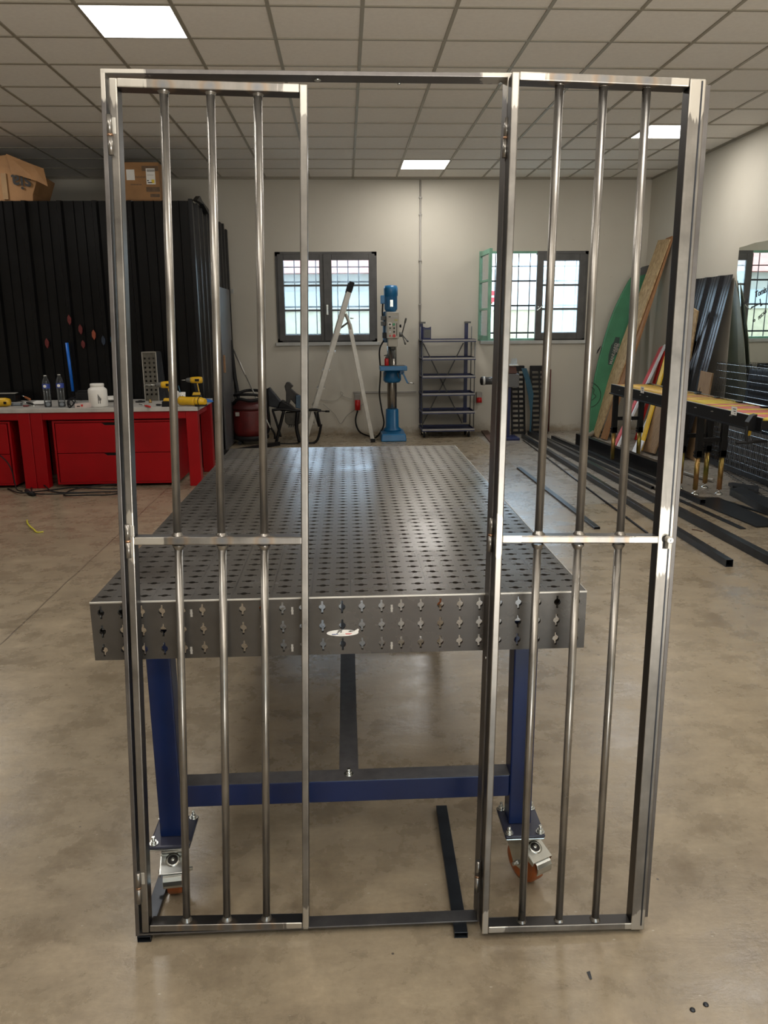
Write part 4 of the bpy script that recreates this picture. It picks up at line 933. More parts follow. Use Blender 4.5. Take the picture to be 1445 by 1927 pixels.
MB().box(x0 - .001, x0 + .006, 8.616, 8.622, ZW, zt_).box(x1 - .006, x1 + .001, 8.616, 8.622, ZW, zt_).box(x0, x1, 8.616, 8.622, zt_ - .006, zt_).build('bright_rim', mAlu, t)
MB().hexa([(x1, 8.63, ZW), (x1 + .07, 8.7, ZW), (x1 + .06, 8.71, ZW), (x1, 8.64, ZW), (x1, 8.63, zt_), (x1 + .035, 8.7, zt_), (x1 + .03, 8.71, zt_), (x1, 8.64, zt_)]).build('side_flange', mDark, t)
def drill(x, yb, label, face=-1, bit=.09):
    c = on_top(x, yb)
    t = thing('cordless_drill', c, label, 'drill', 'yellow cordless drills on the worktop')
    MB().hexa([c + V(p) for p in ((-.055, -.035, 0), (.055, -.035, 0), (.055, .035, 0), (-.055, .035, 0), (-.05, -.032, .055), (.05, -.032, .055), (.05, .032, .055), (-.05, .032, .055))]).build('battery', mBlack, t, bevel=.006)
    MB().hexa([c + V(p) for p in ((-.04, -.03, .055), (.045, -.03, .055), (.045, .03, .055), (-.04, .03, .055), (-.03, -.025, .085), (.04, -.025, .085), (.04, .025, .085), (-.03, .025, .085))]).build('foot', mYellow, t, bevel=.006)
    MB().hexa([c + V(p) for p in ((-.008, -.018, .08), (.032, -.018, .08), (.032, .018, .08), (-.008, .018, .08), (-.022, -.017, .185), (.018, -.017, .185), (.018, .017, .185), (-.022, .017, .185))]).build('grip', mBlackRub, t, bevel=.008)
    MB().bar(c + V((.030, 0, .09)), c + V((.016, 0, .18)), .012, .03, V((0, 1, 0))).build('grip_back', mYellow, t, bevel=.003)
    MB().lathe(c + V((.075, 0, .215)), [(.022, 0), (.034, .006), (.036, .05), (.034, .10), (.030, .125)], 18, V((-1, 0, 0))).build('motor_housing', mYellow, t)
    MB().box(c.x - .0, c.x + .045, c.y - .0365, c.y - .034, c.z + .203, c.z + .228).build('name_patch', mBlack, t)
    MB().lathe(c + V((-.05, 0, .215)), [(.030, 0), (.026, .012), (.024, .03), (.016, .05), (.008, .054)], 16, V((-1, 0, 0))).build('chuck', mGreyMach, t)
    MB().cyl(c + V((-.10, 0, .215)), c + V((-.10 - bit, 0, .215)), .0045, 8).build('drill_bit', mZinc, t)
drill(316, 765, 'yellow cordless drill with a long drill bit next to the steel block', bit=.12)
drill(370, 753, 'yellow cordless drill standing behind the lying grinder at the right end of the worktop', bit=.05)
a = on_top(338, 763) + V((0, 0, .048)); b = on_top(387, 765) + V((0, 0, .048))
t = thing('angle_grinder', (a + b) / 2 - V((0, 0, .048)), 'large yellow angle grinder lying on the worktop corner', 'grinder')
ORI[t.name] = (a + b) / 2 - V((0, 0, .048)); L_ = (b - a).length
MB().lathe(a, [(.030, 0), (.045, .01), (.046, .05), (.041, .08), (.043, L_ * .62), (.040, L_ * .64)], 20, b - a).build('grinder_body', mYellow, t)
MB().lathe(a + (b - a) * .64, [(.036, 0), (.046, .01), (.047, .05), (.028, L_ * .36)], 20, b - a).build('gear_head', mYellow, t)
MB().lathe(a + (b - a) * .80, [(.0475, 0), (.0475, .008)], 20, b - a).build('black_ring', mBlack, t)
MB().cyl((a + b) / 2 + V((.09, -.03, -.045)), (a + b) / 2 + V((.09, -.03, -.030)), .062, 22).build('disc', mBlackRub, t)
c = on_top(344, 756); t = thing('white_cup', c, 'white printed plastic cup holding a blue pen on the worktop', 'cup')
MB().lathe(c, [(.028, 0), (.034, .10), (.031, .10), (.026, .004), (.001, .004)], 22).build('cup_body', mWhite, t)
for k in range(4): MB().box(c.x - .018 + k * .008, c.x - .013 + k * .008 , c.y - .034, c.y - .0325, ZW + .025 + .006 * (k % 2), ZW + .07 - .008 * (k % 3)).build('print', mInk, t)
MB().cyl(c + V((-.005, 0, .02)), c + V((-.035, 0, .17)), .005, 8).build('pen', mPetrol, t)
c = on_top(334, 756); tag(MB().lathe(c, [(.022, 0), (.024, .05), (.024, .10), (.012, .115)], 18).build('small_tub', mWhite), 'small white tub partly hidden behind a gate bar', 'tub')
c = on_top(393, 757); tag(MB().hexa([c + V(p) for p in ((-.05, -.03, 0), (.04, -.03, 0), (.05, .04, 0), (-.04, .04, 0), (-.04, -.02, .04), (.03, -.02, .025), (.04, .03, .02), (-.03, .03, .035))]).build('blue_rag', M('blue_cloth', (.02, .12, .42), .8), bevel=.01), 'bright blue rag on the right rear corner of the worktop', 'cloth')
# cables on the floor below
pts = [(15, 921), (35, 931), (60, 932), (100, 923), (140, 921), (200, 926), (245, 921), (215, 934), (160, 938), (120, 933), (150, 922), (228, 917), (235, 925), (180, 930), (90, 936), (60, 926), (68, 902), (86, 921), (110, 928), (210, 929)]
m = MB().tube([fl(x, y) + V((0, 0, .008 + .012 * (i % 3))) for i, (x, y) in enumerate(pts)], .007, 6)
m.tube([fl(50, 925) + V((0, 0, .01)), fl(57, 932) + V((0, 0, .02)), fl(65, 934) + V((0, 0, .015))], .02, 8)
tag(m.build('extension_cable', mBlackRub), 'long black extension cable heaped on the floor in front of the red bench', 'cable')
cable('hanging_cable', [px(-5, 853, 1, YBF - .02), px(12, 868, 1, YBF - .02), px(22, 885, 1, YBF - .03), px(27, 905, 1, YBF - .04), fl(32, 923) + V((0, 0, .01)), fl(42, 926) + V((0, 0, .01))], .006, mBlackRub, 'thin black cable hanging over the left red cabinet')
cable('yellow_wire', [fl(51, 980) + V((0, 0, .006)), fl(52, 987) + V((0, 0, .012)), fl(57, 995) + V((0, 0, .02)), fl(64, 999) + V((0, 0, .012)), fl(70, 1003) + V((0, 0, .006)), fl(82, 1002) + V((0, 0, .006))], .006, M('yellow_cable', (.55, .50, .03), .5), 'short piece of yellow cable lying on the floor at left', 'wire')
# booth-side: broom, hose, vacuum
cable('black_hose', [px(433, 640, 1, 11.0), px(437, 670, 1, 11.0), px(442, 710, 1, 11.0), px(448, 750, 1, 10.95), px(446, 790, 1, 10.9), px(440, 815, 1, 10.9)], .028, mBlackRub, 'thick black hose hanging at the corner of the booth', 'hose')
a, b = px(438, 655, 1, 11.35), px(477, 738, 1, 10.95); b = b + (b - a).normalized() * .6
tag(MB().cyl(a, a + (b - a) * .35, .014, 10).cyl(a + (b - a) * .35, b, .010, 10).build('broom_stick', mAlu), 'metal tube with a dark grip leaning behind the red vacuum cleaner', 'tube')
c = fl(462, 838) + V((.06, .2, 0))
t = thing('vacuum_cleaner', c, 'dirty red workshop vacuum cleaner with black hose beside the booth', 'vacuum cleaner')
MB().lathe(c, [(.20, .05), (.24, .07), (.245, .10), (.235, .12)], 28).build('base_ring', mBlackRub, t)
MB().lathe(c, [(.225, .12), (.235, .2), (.23, .44), (.225, .47)], 28).build('drum', mRedDull, t)
MB().lathe(c, [(.235, .47), (.235, .50), (.20, .56), (.12, .60), (.01, .61)], 28).build('motor_head', M('dark_red_head', (.07, .01, .01), .5), t)
MB().tube([c + V(p) for p in ((-.22, -.05, .55), (-.12, -.18, .62), (.05, -.2, .60), (.2, -.1, .64), (.15, .1, .70), (-.05, .12, .71), (-.2, 0, .66), (-.1, -.16, .68), (.12, -.16, .67), (.21, -.02, .60))], .02, 8).build('coiled_hose', mBlackRub, t)
for k in range(4):
    a = PI / 4 + k * PI / 2; q = c + V((.2 * math.cos(a), .2 * math.sin(a), .026)); MB().cyl(q + V((0, -.012, 0)), q + V((0, .012, 0)), .026, 14).build('wheel', mBlackRub, t)
MB().box(c.x - .17, c.x - .12, c.y - .235, c.y - .215, .40, .45).build('latch', mConduit, t)

# motorcycle frame on the floor ----------------------------------------
Yk = 10.85
def K(x, y, dy=0): return px(x, y, 1, Yk + dy)
t = thing('motorcycle_frame', (K(545, 838).x, Yk, 0), 'bare black motorcycle frame with engine parts standing left of the ladder', 'motorcycle frame')
for dy in (-.12, .12):
    m = MB()
    m.tube([K(512, 772, dy), K(530, 770, dy), K(560, 773, dy), K(590, 771, dy), K(604, 773, dy)], .019, 8)
    m.tube([K(534, 773, dy), K(526, 805, dy), K(519, 836, dy)], .021, 8)
    m.tube([K(597, 775, dy), K(602, 800, dy), K(604, 800, dy), K(598, 826, dy), K(588, 834, dy), K(575, 833, dy)], .017, 8)
    m.tube([K(592, 775, dy), K(600, 803, dy)], .013, 8)
    m.tube([K(513, 772, dy), K(522, 800, dy), K(528, 822, dy)], .016, 8)
    m.tube([K(519, 835, dy), K(545, 836, dy), K(562, 835, dy)], .016, 8)
    m.tube([K(560, 775, dy), K(558, 805, dy), K(564, 832, dy)], .026, 8)
    m.build('side_tube', mBlack, t)
MB().cyl(K(600, 773, -.16), K(600, 773, .16), .02, 10).cyl(K(612, 774), K(620, 774), .013, 8).cyl(K(600, 773), K(612, 774), .008, 8).cyl(K(519, 836, -.12), K(519, 836, .12), .018, 8).cyl(K(575, 833, -.12), K(575, 833, .12), .015, 8).cyl(K(528, 800, -.12), K(528, 800, .12), .015, 8).build('cross_tube', mBlack, t)
MB().prism([K(503, 731, -.06), K(507, 729, -.06), K(530, 757, -.06), K(552, 770, -.06), K(530, 775, -.06), K(520, 768, -.06), K(505, 765, -.06)], (0, .12, 0)).build('swing_arm', mDarkTube, t, bevel=.012)
MB().prism([K(526, 757, -.10), K(530, 754, -.10), K(545, 762, -.10), K(556, 772, -.10), K(535, 774, -.10), K(522, 768, -.10)], (0, .2, 0)).build('seat_shell', mBlack, t, bevel=.015)
MB().prism([K(535, 727, -.04), K(539, 719, -.04), K(544, 719, -.04), K(552, 727, -.04), K(547, 731, -.04), K(557, 740, -.04), K(565, 745, -.04), K(563, 758, -.04), K(556, 762, -.04), K(547, 752, -.04), K(543, 764, -.04), K(538, 764, -.04), K(538, 738, -.04)], (0, .08, 0)).build('steering_head', M('dirty_black_casting', (.03, .028, .026), .6, 0, .3, 20), t, bevel=.01)
MB().prism([K(556, 744, -.09), K(568, 744, -.09), K(568, 770, -.09), K(556, 768, -.09)], (0, .05, 0)).build('chromed_plate', M('blue_glossy_plate', (.10, .16, .25), .15, .9), t, bevel=.008)
MB().prism([K(536, 777, -.09), K(566, 777, -.09), K(567, 795, -.09), K(560, 800, -.09), K(541, 800, -.09), K(536, 794, -.09)], (0, .18, 0)).build('engine_block', M('dull_engine_metal', (.06, .055, .045), .6, .3, .3, 30), t, bevel=.012)
for k in range(5): MB().box(K(543 + k * 4, 800).x, K(545 + k * 4, 800).x, Yk - .095, Yk + .095, K(543, 803).z, K(543, 798).z).build('cooling_fin', mGreyMach, t)
a, b = K(503, 735, -.25), K(517, 830, -.25)
MB().tube([K(503, 731, -.02), K(504, 765, -.02), K(507, 800, -.02), K(503, 815, -.02)], .018, 8).tube([K(506, 800, -.02), K(516, 815, -.02), K(517, 826, -.02)], .014, 8).build('shock_absorber', mBlack, t)
a, b = fl(412, 857), fl(525, 838)
tag(MB().bar(a + V((0, 0, .025)), b + V((0, 0, .025)), .05, .05, V((0, 0, 1))).build('black_batten', mBlack, bevel=.004), 'long black batten on the floor in front of the vacuum cleaner', 'batten')

# ladder ----------------------------------------------------------------
Ya, Yb_ = 10.80, 11.22
t = thing('step_ladder', (.0, 11.0, 0), 'open aluminium step ladder standing side-on in front of the left window', 'ladder')
apex = px(661, 536, 1, Ya); low = px(593, 766, 1, Ya); d = (low - apex); d = d / -d.z; foot = apex + d * apex.z
for yy, s in ((Ya, 0), (Yb_, 1)):
    dx = -.02 * s
    p0 = V((apex.x + dx, yy, apex.z)); p1 = V((foot.x + dx, yy, 0))
    MB().bar(p0, p1, .065, .025, V((0, 1, 0))).build('stile', mAlu, t, bevel=.003)
    MB().bar(p0 + (p0 - p1).normalized() * .04, p0 + (p1 - p0).normalized() * .10, .07, .032, V((0, 1, 0))).build('black_end_cap', mBlackRub, t, bevel=.008)
    rt0 = px(650, 590, 1, Ya); rt = px(656, 605, 1, Ya); rf = px(702, 831, 1, Ya); rf.z = max(rf.z, 0)
    MB().tube([V((rt0.x, yy, rt0.z)), V((rt.x, yy, rt.z)), V((rt.x + .03, yy, rt.z - .1))], .022, 6).bar(V((rt.x + .01, yy, rt.z - .03)), V((rf.x, yy, 0.0)), .055, .025, V((0, 1, 0))).build('rear_leg', mAlu, t, bevel=.003)
    q = V((rf.x, yy, 0)); MB().box(q.x - .035, q.x + .03, yy - .018, yy + .018, 0, .05).build('foot_cap', mBlackRub, t, bevel=.004)
    MB().box(p1.x - .04, p1.x + .035, yy - .018, yy + .018, 0, .05).build('foot_cap', mBlackRub, t, bevel=.004)
for k in range(7):
    z = .26 + k * .24
    if z > apex.z - .2: break
    x = foot.x + (apex.x - foot.x) * z / apex.z; MB().box(x - .055, x + .055, Ya + .012, Yb_ - .012, z - .012, z + .012).build('step', mAlu, t, bevel=.003)
a, b = px(641, 617, 1, Ya + .02), px(656, 606, 1, Ya + .02); MB().bar(a, b, .025, .012, V((0, 1, 0))).build('spreader', mGreyMach, t)
c = px(663, 599, 1, Ya); MB().cyl(V((c.x - .03, Ya, c.z)), V((c.x + .015, Ya, c.z)), .008, 8).build('wing_bolt', mZinc, t)

# drill press -----------------------------------------------------------
Yd = 11.02
def D(x, y, dy=0): return px(x, y, 1, Yd + dy)
cx_ = D(739, 700).x
t = thing('pillar_drill', (cx_, Yd + .2, 0), 'blue pillar drilling machine with cream control head against the back wall', 'drill press')
b0, b1 = D(717, 825, -.2).x, D(765, 825, -.2).x
MB().hexa([(b0, Yd - .22, 0), (b1, Yd - .22, 0), (b1, Yd + .38, 0), (b0, Yd + .38, 0), (b0 + .01, Yd - .20, .105), (b1 - .01, Yd - .20, .105), (b1 - .01, Yd + .36, .105), (b0 + .01, Yd + .36, .105)]).build('base', mBluePale, t, bevel=.015)
MB().lathe((cx_, Yd + .2, .105), [(.13, 0), (.13, .02), (.095, .05), (.09, .30), (.075, .31)], 28).build('base_collar', mBluePale, t)
MB().cyl((cx_, Yd + .2, .1), (cx_, Yd + .2, D(739, 640).z + .1), .067, 32).build('column', M('oiled_column_steel', (.30, .28, .25), .25, .9, .2, 9), t)
zt_ = D(740, 689, -.15).z
MB().box(D(714.5, 690, -.15).x, D(765.5, 690, -.15).x, Yd - .22, Yd + .12, zt_ - .06, zt_).build('work_table', mBluePale, t, bevel=.008)
MB().box(D(718, 690, -.15).x, D(762, 690, -.15).x, Yd - .20, Yd + .10, zt_, zt_ + .004).build('table_slot', mGreyMach, t)
MB().lathe((cx_, Yd + .15, zt_ - .24), [(.10, 0), (.125, .03), (.125, .14), (.10, .18)], 24).build('table_bracket', mBluePale, t)
MB().bar(D(752, 700), D(760, 702), .05, .05, V((0, 1, 0))).bar(D(758, 702, -.1), D(767, 721, -.1), .022, .02, V((0, 1, 0))).build('crank', mBluePale, t, bevel=.004)
MB().cyl(D(767, 721, -.1), D(779, 721, -.1), .009, 10).build('crank_grip', mZinc, t)
MB().bar(D(726, 701, -.05), D(723.5, 709, -.05), .012, .012, V((0, 1, 0))).bar(D(748, 702, -.05), D(751, 712, -.05), .014, .012, V((0, 1, 0))).build('clamp_lever', mBlack, t)
z0 = D(740, 637, -.2).z; z1 = D(740, 587, -.2).z
hx0, hx1 = D(727.5, 600, -.2).x, D(751, 600, -.2).x
MB().box(hx0, hx1, Yd - .2, Yd + .1, z0, z1).build('control_head', mCream, t, bevel=.008)
MB().box(hx0 - .03, hx1 - .03, Yd + .1, Yd + .32, z0 - .06, z1 + .01).build('gear_housing', mBluePale, t, bevel=.01)
MB().box(hx0 + .02, hx1 - .02, Yd - .17, Yd + .10, z0 - .11, z0).build('spindle_nose', mCream, t, bevel=.008)
MB().cyl((cx_ + .0, Yd - .1, z0 - .10), (cx_ + .0, Yd - .1, z0 - .15), .034, 18).cyl((cx_, Yd - .1, z0 - .15), (cx_, Yd - .1, z0 - .27), .022, 16).build('chuck', mGreyMach, t)
mc = (D(737, 600).x, Yd + .02); zc_ = z1 + .01
MB().lathe((mc[0] - .01, mc[1], zc_), [(.075, 0), (.075, .02), (.088, .022), (.088, .20), (.095, .205), (.095, .30), (.085, .335), (.02, .345)], 28).build('motor', mBluePale, t)
for k in range(10):
    a = PI + .3 + k * .26; MB().box(mc[0] - .01 + .088 * math.cos(a) - .002, mc[0] - .01 + .088 * math.cos(a) + .002, mc[1] + .094 * math.sin(a) - .004, mc[1] + .09 * math.sin(a), zc_ + .03, zc_ + .19).build('cooling_rib', mBluePale, t)
MB().box(mc[0] - .01 - .015, mc[0] + .015, mc[1] - .104, mc[1] - .096, zc_ + .06, zc_ + .15).build('motor_plate', mZinc, t)
MB().box(mc[0] - .15, mc[0] - .09, mc[1] - .05, mc[1] + .05, zc_ + .10, zc_ + .21).build('terminal_box', mBluePale, t, bevel=.006)
MB().tube([(mc[0] - .12, mc[1], zc_ + .10), (mc[0] - .125, mc[1], zc_ - .02), (mc[0] - .12, mc[1], zc_ - .12)], .011, 8).build('motor_cable', mBlackRub, t)
for xx, y0_, y1_, mm in ((720.5, 595, 603, mGreyMach), (720.5, 605, 613, mGreyMach), (723.5, 626, 636, mBlack)):
    a, b = D(xx - 4, y0_, .02), D(xx + 6, y1_, .02); MB().box(a.x, b.x, Yd - .05, Yd + .08, b.z, a.z).build('switch_box', mm, t, bevel=.004)
yf = Yd - .2
def btn(x, y, r, mat, nm): c = px(x, y, 1, yf); MB().cyl((c.x, yf - .008, c.z), (c.x, yf + .001, c.z), r, 16).build(nm, mat, t)
a, b = px(730.6, 607, 1, yf), px(737, 614, 1, yf); MB().box(a.x, b.x, yf - .003, yf, b.z, a.z).build('switch_plate', mPaper, t)
for x, y, r, mm in ((733.6, 610.5, .013, mInk), (741, 610.5, .017, mGreenBtn), (734, 617.6, .010, mInk), (741.5, 617.6, .011, mInk), (734, 625, .014, mPaper), (741.5, 624.5, .012, mInk), (734, 632, .011, mRedBtn), (741.5, 632, .021, mRedBtn)): btn(x, y, r, mm, 'push_button')
btn(734, 625, .006, mInk, 'knob_dot')
a, b = px(746, 608, 1, yf), px(747.2, 632, 1, yf); MB().box(a.x, b.x, yf - .002, yf, b.z, a.z).build('depth_slot', mBlack, t)
a, b = px(730.5, 594.5, 1, yf), px(748, 598, 1, yf); MB().box(a.x, b.x, yf - .0015, yf, b.z, a.z).build('type_plate', mSill, t)
MB().box(px(731, 596, 1, yf).x, px(735, 596, 1, yf).x, yf - .002, yf - .001, px(737, 597.2, 1, yf).z, px(737, 595.2, 1, yf).z).build('printed_line', mInk, t); MB().box(px(737, 596, 1, yf).x, px(747, 596, 1, yf).x, yf - .002, yf - .001, px(737, 597, 1, yf).z, px(737, 596.2, 1, yf).z).build('printed_line', mConduit, t)
a, b = px(742, 601, 1, yf), px(748, 604, 1, yf); MB().box(a.x, b.x, yf - .002, yf, b.z, a.z).build('yellow_notice', M('faded_yellow', (.42, .40, .18), .6), t)
hb = px(753.5, 629.5, 1, yf + .1)
MB().cyl((hb.x - .03, hb.y, hb.z), (hb.x + .03, hb.y, hb.z), .032, 20).build('feed_hub', mGreyMach, t)
for x, y in ((764, 599), (768, 643), (763, 648)):
    q = px(x, y, 1, yf + .05); s_ = V((hb.x + .02, hb.y, hb.z)); MB().cyl(s_, q, .008, 8).lathe(q - (q - s_) * .30, [(.010, 0), (.013, .02), (.014, (q - s_).length * .28), (.008, (q - s_).length * .32)], 10, q - s_).build('feed_lever', mGreyMach, t)
q = px(753.5, 613.5, 1, yf + .05); MB().cyl(q - V((.03, 0, 0)), q, .006, 8).cyl(q - V((0, 0, .02)), q + V((0, 0, .02)), .012, 8).build('depth_knob', mBlack, t)
c = px(727.5, 688, 1, Yd - .05); c.z = zt_ + .005
tt = thing('spray_can', c, 'small red can with a dark nozzle on the drill press table', 'can')
MB().lathe(c, [(.028, 0), (.030, .004), (.030, .085), (.022, .098)], 18).build('can_body', mRedBtn, tt)
MB().lathe(c + V((0, 0, .098)), [(.020, 0), (.018, .018), (.008, .024), (.008, .045)], 14).build('nozzle', mGreyMach, tt); MB().bar(c + V((-.035, 0, .13)), c + V((.02, 0, .145)), .012, .012, V((0, 1, 0))).build('trigger', mBlack, tt)

# shelf rack -------------------------------------------------------------
Ys0, Ys1 = 11.12, 11.58
t = thing('shelf_rack', (1.45, 11.35, 0), 'dark blue six-tier metal shelf rack on castors, empty but for a small box', 'shelf rack')
mStrip = M('grey_label_strip', (.30, .29, .28), .5)
xl, xr2 = px(795, 700, 1, Ys0).x, px(893, 700, 1, Ys0).x
zb = px(790, 609, 1, Ys1).z
for x in (xl + .02, xr2 - .06): MB().box(x - .025, x + .025, Ys1 - .03, Ys1, .16, zb).build('rear_upright', mNavy, t, bevel=.003); MB().box(x - .03, x + .06, Ys1 - .05, Ys1, zb, zb + .025).build('upright_cap', mGreyMach, t)
for x in (xl, xr2):
    for y in (Ys0 + .01, Ys1 - .12): MB().cyl((x, y, .14), (x, y, px(890, 638, 1, Ys0).z + (.0 if y < Ys0 + .1 else 0.17)), .0075, 8).build('thin_post', mGreyMach, t)
zs = []
for k, yy in enumerate((640, 674, 708, 741, 775, 808)):
    z = px(845, yy, 1, Ys0).z; zs.append(z)
    MB().box(xl - .01, xr2 + .01, Ys0, Ys1, z - .024, z - .012).box(xl - .01, xl, Ys0, Ys1, z - .024, z + .012).box(xr2, xr2 + .01, Ys0, Ys1, z - .024, z + .012).box(xl - .01, xr2 + .01, Ys1 - .01, Ys1, z - .024, z + .012).build('shelf', mNavy, t)
    MB().box(xl - .008, xr2 + .012, Ys0 - .012, Ys0, z - .028, z - .014).build('shelf_edge', mNavy, t)
    MB().box(xl, xr2 + .012, Ys0 - .014, Ys0 - .002, z - .014, z + .008).build('label_strip', mStrip, t)
for a, b in (((xl + .05, zs[0] - .05), (xr2 - .1, zs[-1] + .03)), ((xr2 - .1, zs[0] - .05), (xl + .05, zs[-1] + .03))): MB().bar((a[0], Ys1 - .02, a[1]), (b[0], Ys1 - .02, b[1]), .016, .005, V((0, 1, 0))).build('cross_brace', mGreyMach, t)
for x in (xl + .03, xr2 - .06):
    for y in (Ys0 + .07, Ys1 - .08):
        MB().cyl((x - .013, y, .05), (x + .013, y, .05), .05, 18).build('castor_wheel', mBlackRub, t); MB().hexa([(x - .022, y - .03, .06), (x + .022, y - .03, .06), (x + .022, y + .04, .06), (x - .022, y + .04, .06), (x - .03, y - .04, zs[-1] - .03), (x + .03, y - .04, zs[-1] - .03), (x + .03, y + .04, zs[-1] - .03), (x - .03, y + .04, zs[-1] - .03)]).build('castor_fork', mZinc, t)
a, b = px(797, 615, 1, 11.3), px(811, 636.5, 1, 11.3)
tt = thing('magazine_box', ((a.x + b.x) / 2, 11.35, zs[0] + .008), 'small navy and grey printed box standing on the top shelf of the rack', 'box')
ORI[tt.name] = V(((a.x + b.x) / 2, 11.35, zs[0] - .012))
tt.location = ORI[tt.name]
MB().box(a.x, b.x, 11.3, 11.4, zs[0] - .012, a.z - .02).prism([(a.x, 11.3, a.z - .02), (b.x, 11.3, a.z - .02), (b.x, 11.3, a.z), (b.x - .03, 11.3, a.z - .012), (a.x + .03, 11.3, a.z - .012), (a.x, 11.3, a.z)], (0, .1, 0)).build('box_body', mNavy, tt)
MB().box(a.x + .008, b.x - .008, 11.297, 11.3, zs[0] + .03, a.z - .04).build('grey_print', mGreyMach, tt)

# belt grinder on pedestal ------------------------------------------------
Yg = 10.95
def G(x, y, dy=0): return px(x, y, 1, Yg + dy)
t = thing('pedestal_grinder', (G(955, 830).x, Yg, 0), 'grinder on a navy pedestal between the shelf rack and the slatted panels', 'grinder')
MB().box(G(940, 830).x, G(972, 830).x, Yg - .2, Yg + .15, 0, .035).build('pedestal_base', mNavy, t, bevel=.006)
MB().box(G(949, 700).x, G(961, 700).x, Yg - .05, Yg + .05, .035, G(950, 722).z).build('pedestal_column', mNavy, t, bevel=.004)
MB().box(G(938, 703).x, G(974, 703).x, Yg - .12, Yg + .12, G(950, 728).z, G(950, 703).z).build('grinder_body', M('scuffed_grey', (.10, .10, .10), .6), t, bevel=.008)
MB().prism([G(944, 703, -.1), G(973, 703, -.1), G(971, 690, -.1), G(950, 688, -.1)], (0, .2, 0)).build('upper_guard', M('brown_guard', (.085, .035, .025), .6), t, bevel=.005)
MB().box(G(955, 684).x, G(972, 684).x, Yg - .13, Yg + .02, G(950, 687.5).z, G(950, 685.5).z).build('light_shelf', mZinc, t)
MB().box(G(960, 674).x, G(970, 674).x, Yg - .1, Yg - .05, G(950, 685).z, G(950, 674).z).build('clear_shield', mBottle, t)
m = G(940, 716.5)
MB().cyl(V((G(911, 716).x, Yg, m.z)), V((G(942, 716).x, Yg, m.z)), .052, 22).build('motor_barrel', M('dark_grey_paint', (.035, .037, .04), .35), t)
MB().lathe(V((G(903.5, 716).x, Yg, m.z)), [(.03, 0), (.055, .01), (.06, .04)], 22, V((1, 0, 0))).build('dark_end', mBlack, t)
MB().cyl(V((G(908, 716).x, Yg, m.z)), V((G(912, 716).x, Yg, m.z)), .062, 24).build('pale_ring', mSill, t)
# two slatted plastic panels
def slatted(x0, x1, y0, y1, n, label, Yp, lean):
    a = px(x0, y1, 1, Yp); b = px(x1, y0, 1, Yp); W_ = b.x - a.x; H_ = b.z
    t = thing('slatted_panel', ((a.x + b.x) / 2, Yp, 0), label, 'plastic panel', 'black slatted panels leaning on the back wall')
    def q(u, v_, dy=0): return V((a.x + u * W_, Yp + lean * v_ + dy, v_ * H_))
    MB().bar(q(.06, 0), q(.06, 1), W_ * .12, .05, V((0, 1, 0))).bar(q(.94, 0), q(.94, 1), W_ * .12, .05, V((0, 1, 0))).bar(q(0, .99), q(1, .99), .06, .05, V((0, 1, 0))).build('side_rail', mBlackRub, t, bevel=.012)
    MB().bar(q(.55, .02), q(.55, .98), W_ * .09, .02, V((0, 1, 0))).build('centre_rail', mBlackRub, t)
    for k in range(n):
        v_ = (k + .4) / n; MB().bar(q(.08, v_), q(.92, v_), H_ / n * .5, .035, V((0, 1, 0))).build('slat', mBlackRub, t)
    return t
slatted(962, 993, 692, 817, 14, 'black slatted plastic panel behind the blue strap, beside the grinder', 11.35, .22)
slatted(999, 1036, 692, 815, 14, 'black slatted plastic panel, the right one of the pair under the open window', 11.38, .22)
m = MB(); ptsa = [(981, 693), (988, 715), (994, 745), (998, 775), (996, 825)]; ptsb = [(991, 693), (998, 715), (1004, 742), (1001, 775), (998, 825)]
m.sheet([px(x, y, 1, 11.24) for x, y in ptsa], [px(x, y, 1, 11.24) for x, y in ptsb], (0, .012, 0))
tag(m.build('blue_strap', mPetrol), 'curved petrol-blue plastic strip leaning between the two slatted panels', 'plastic strip')
tag(MB().cyl(fl(1032, 812) + V((0, 0, 0)), px(1036, 695, 1, 11.62), .011, 8).build('dark_red_rod', M('dark_red_rod', (.10, .015, .012), .5)), 'thin dark red rod leaning right of the slatted panels', 'rod')
a = fl(905, 812); b = fl(922, 834); c = fl(935, 834); d = fl(918, 812)
tag(MB().hexa([a, b, c, d] + [p + V((0, 0, .02)) for p in (a, b, c, d)]).build('floor_frame', M('red_brown_steel', (.10, .05, .035), .6)), 'flat red-brown steel strip on the floor right of the shelf rack', 'steel strip')
# ------------------------------------------------------------------ right side: boards leaning in the corner
# green board, leaning against the back wall
SA, SB = V((3.6, 11.22, 0)), V((4.2, 11.63, 2.36)); sn = V((0, 1, -.165)).normalized()
def S(x, y): return on_plane(x, y, V((3.6, 11.10, 0)), sn)
lft = [(1106, 815), (1110, 780), (1114, 745), (1119, 710), (1127, 675), (1137, 638), (1147, 605), (1158, 577), (1170, 552), (1183, 528), (1196, 511), (1210, 502), (1220, 500)]
rgt = [(1223, 512), (1217, 545), (1205, 590), (1189, 640), (1172, 690), (1156, 735), (1141, 775), (1131, 800), (1124, 817)]
poly = [S(*p) for p in lft + rgt]
for p in poly: p.z = max(p.z, .005)
gb = tag(MB().prism(poly, sn * .05).build('surfboard', mGreen, bevel=.015, seg=3), 'long pointed green board with a printed logo leaning in the back corner', 'surfboard')
tip = [S(*p) for p in ((1195, 511), (1208, 502.5), (1221, 499), (1223, 511), (1219, 515), (1200, 520))]
MB().prism([p - sn * .004 for p in tip], sn * .006).build('black_tip', mGreyMach, gb)
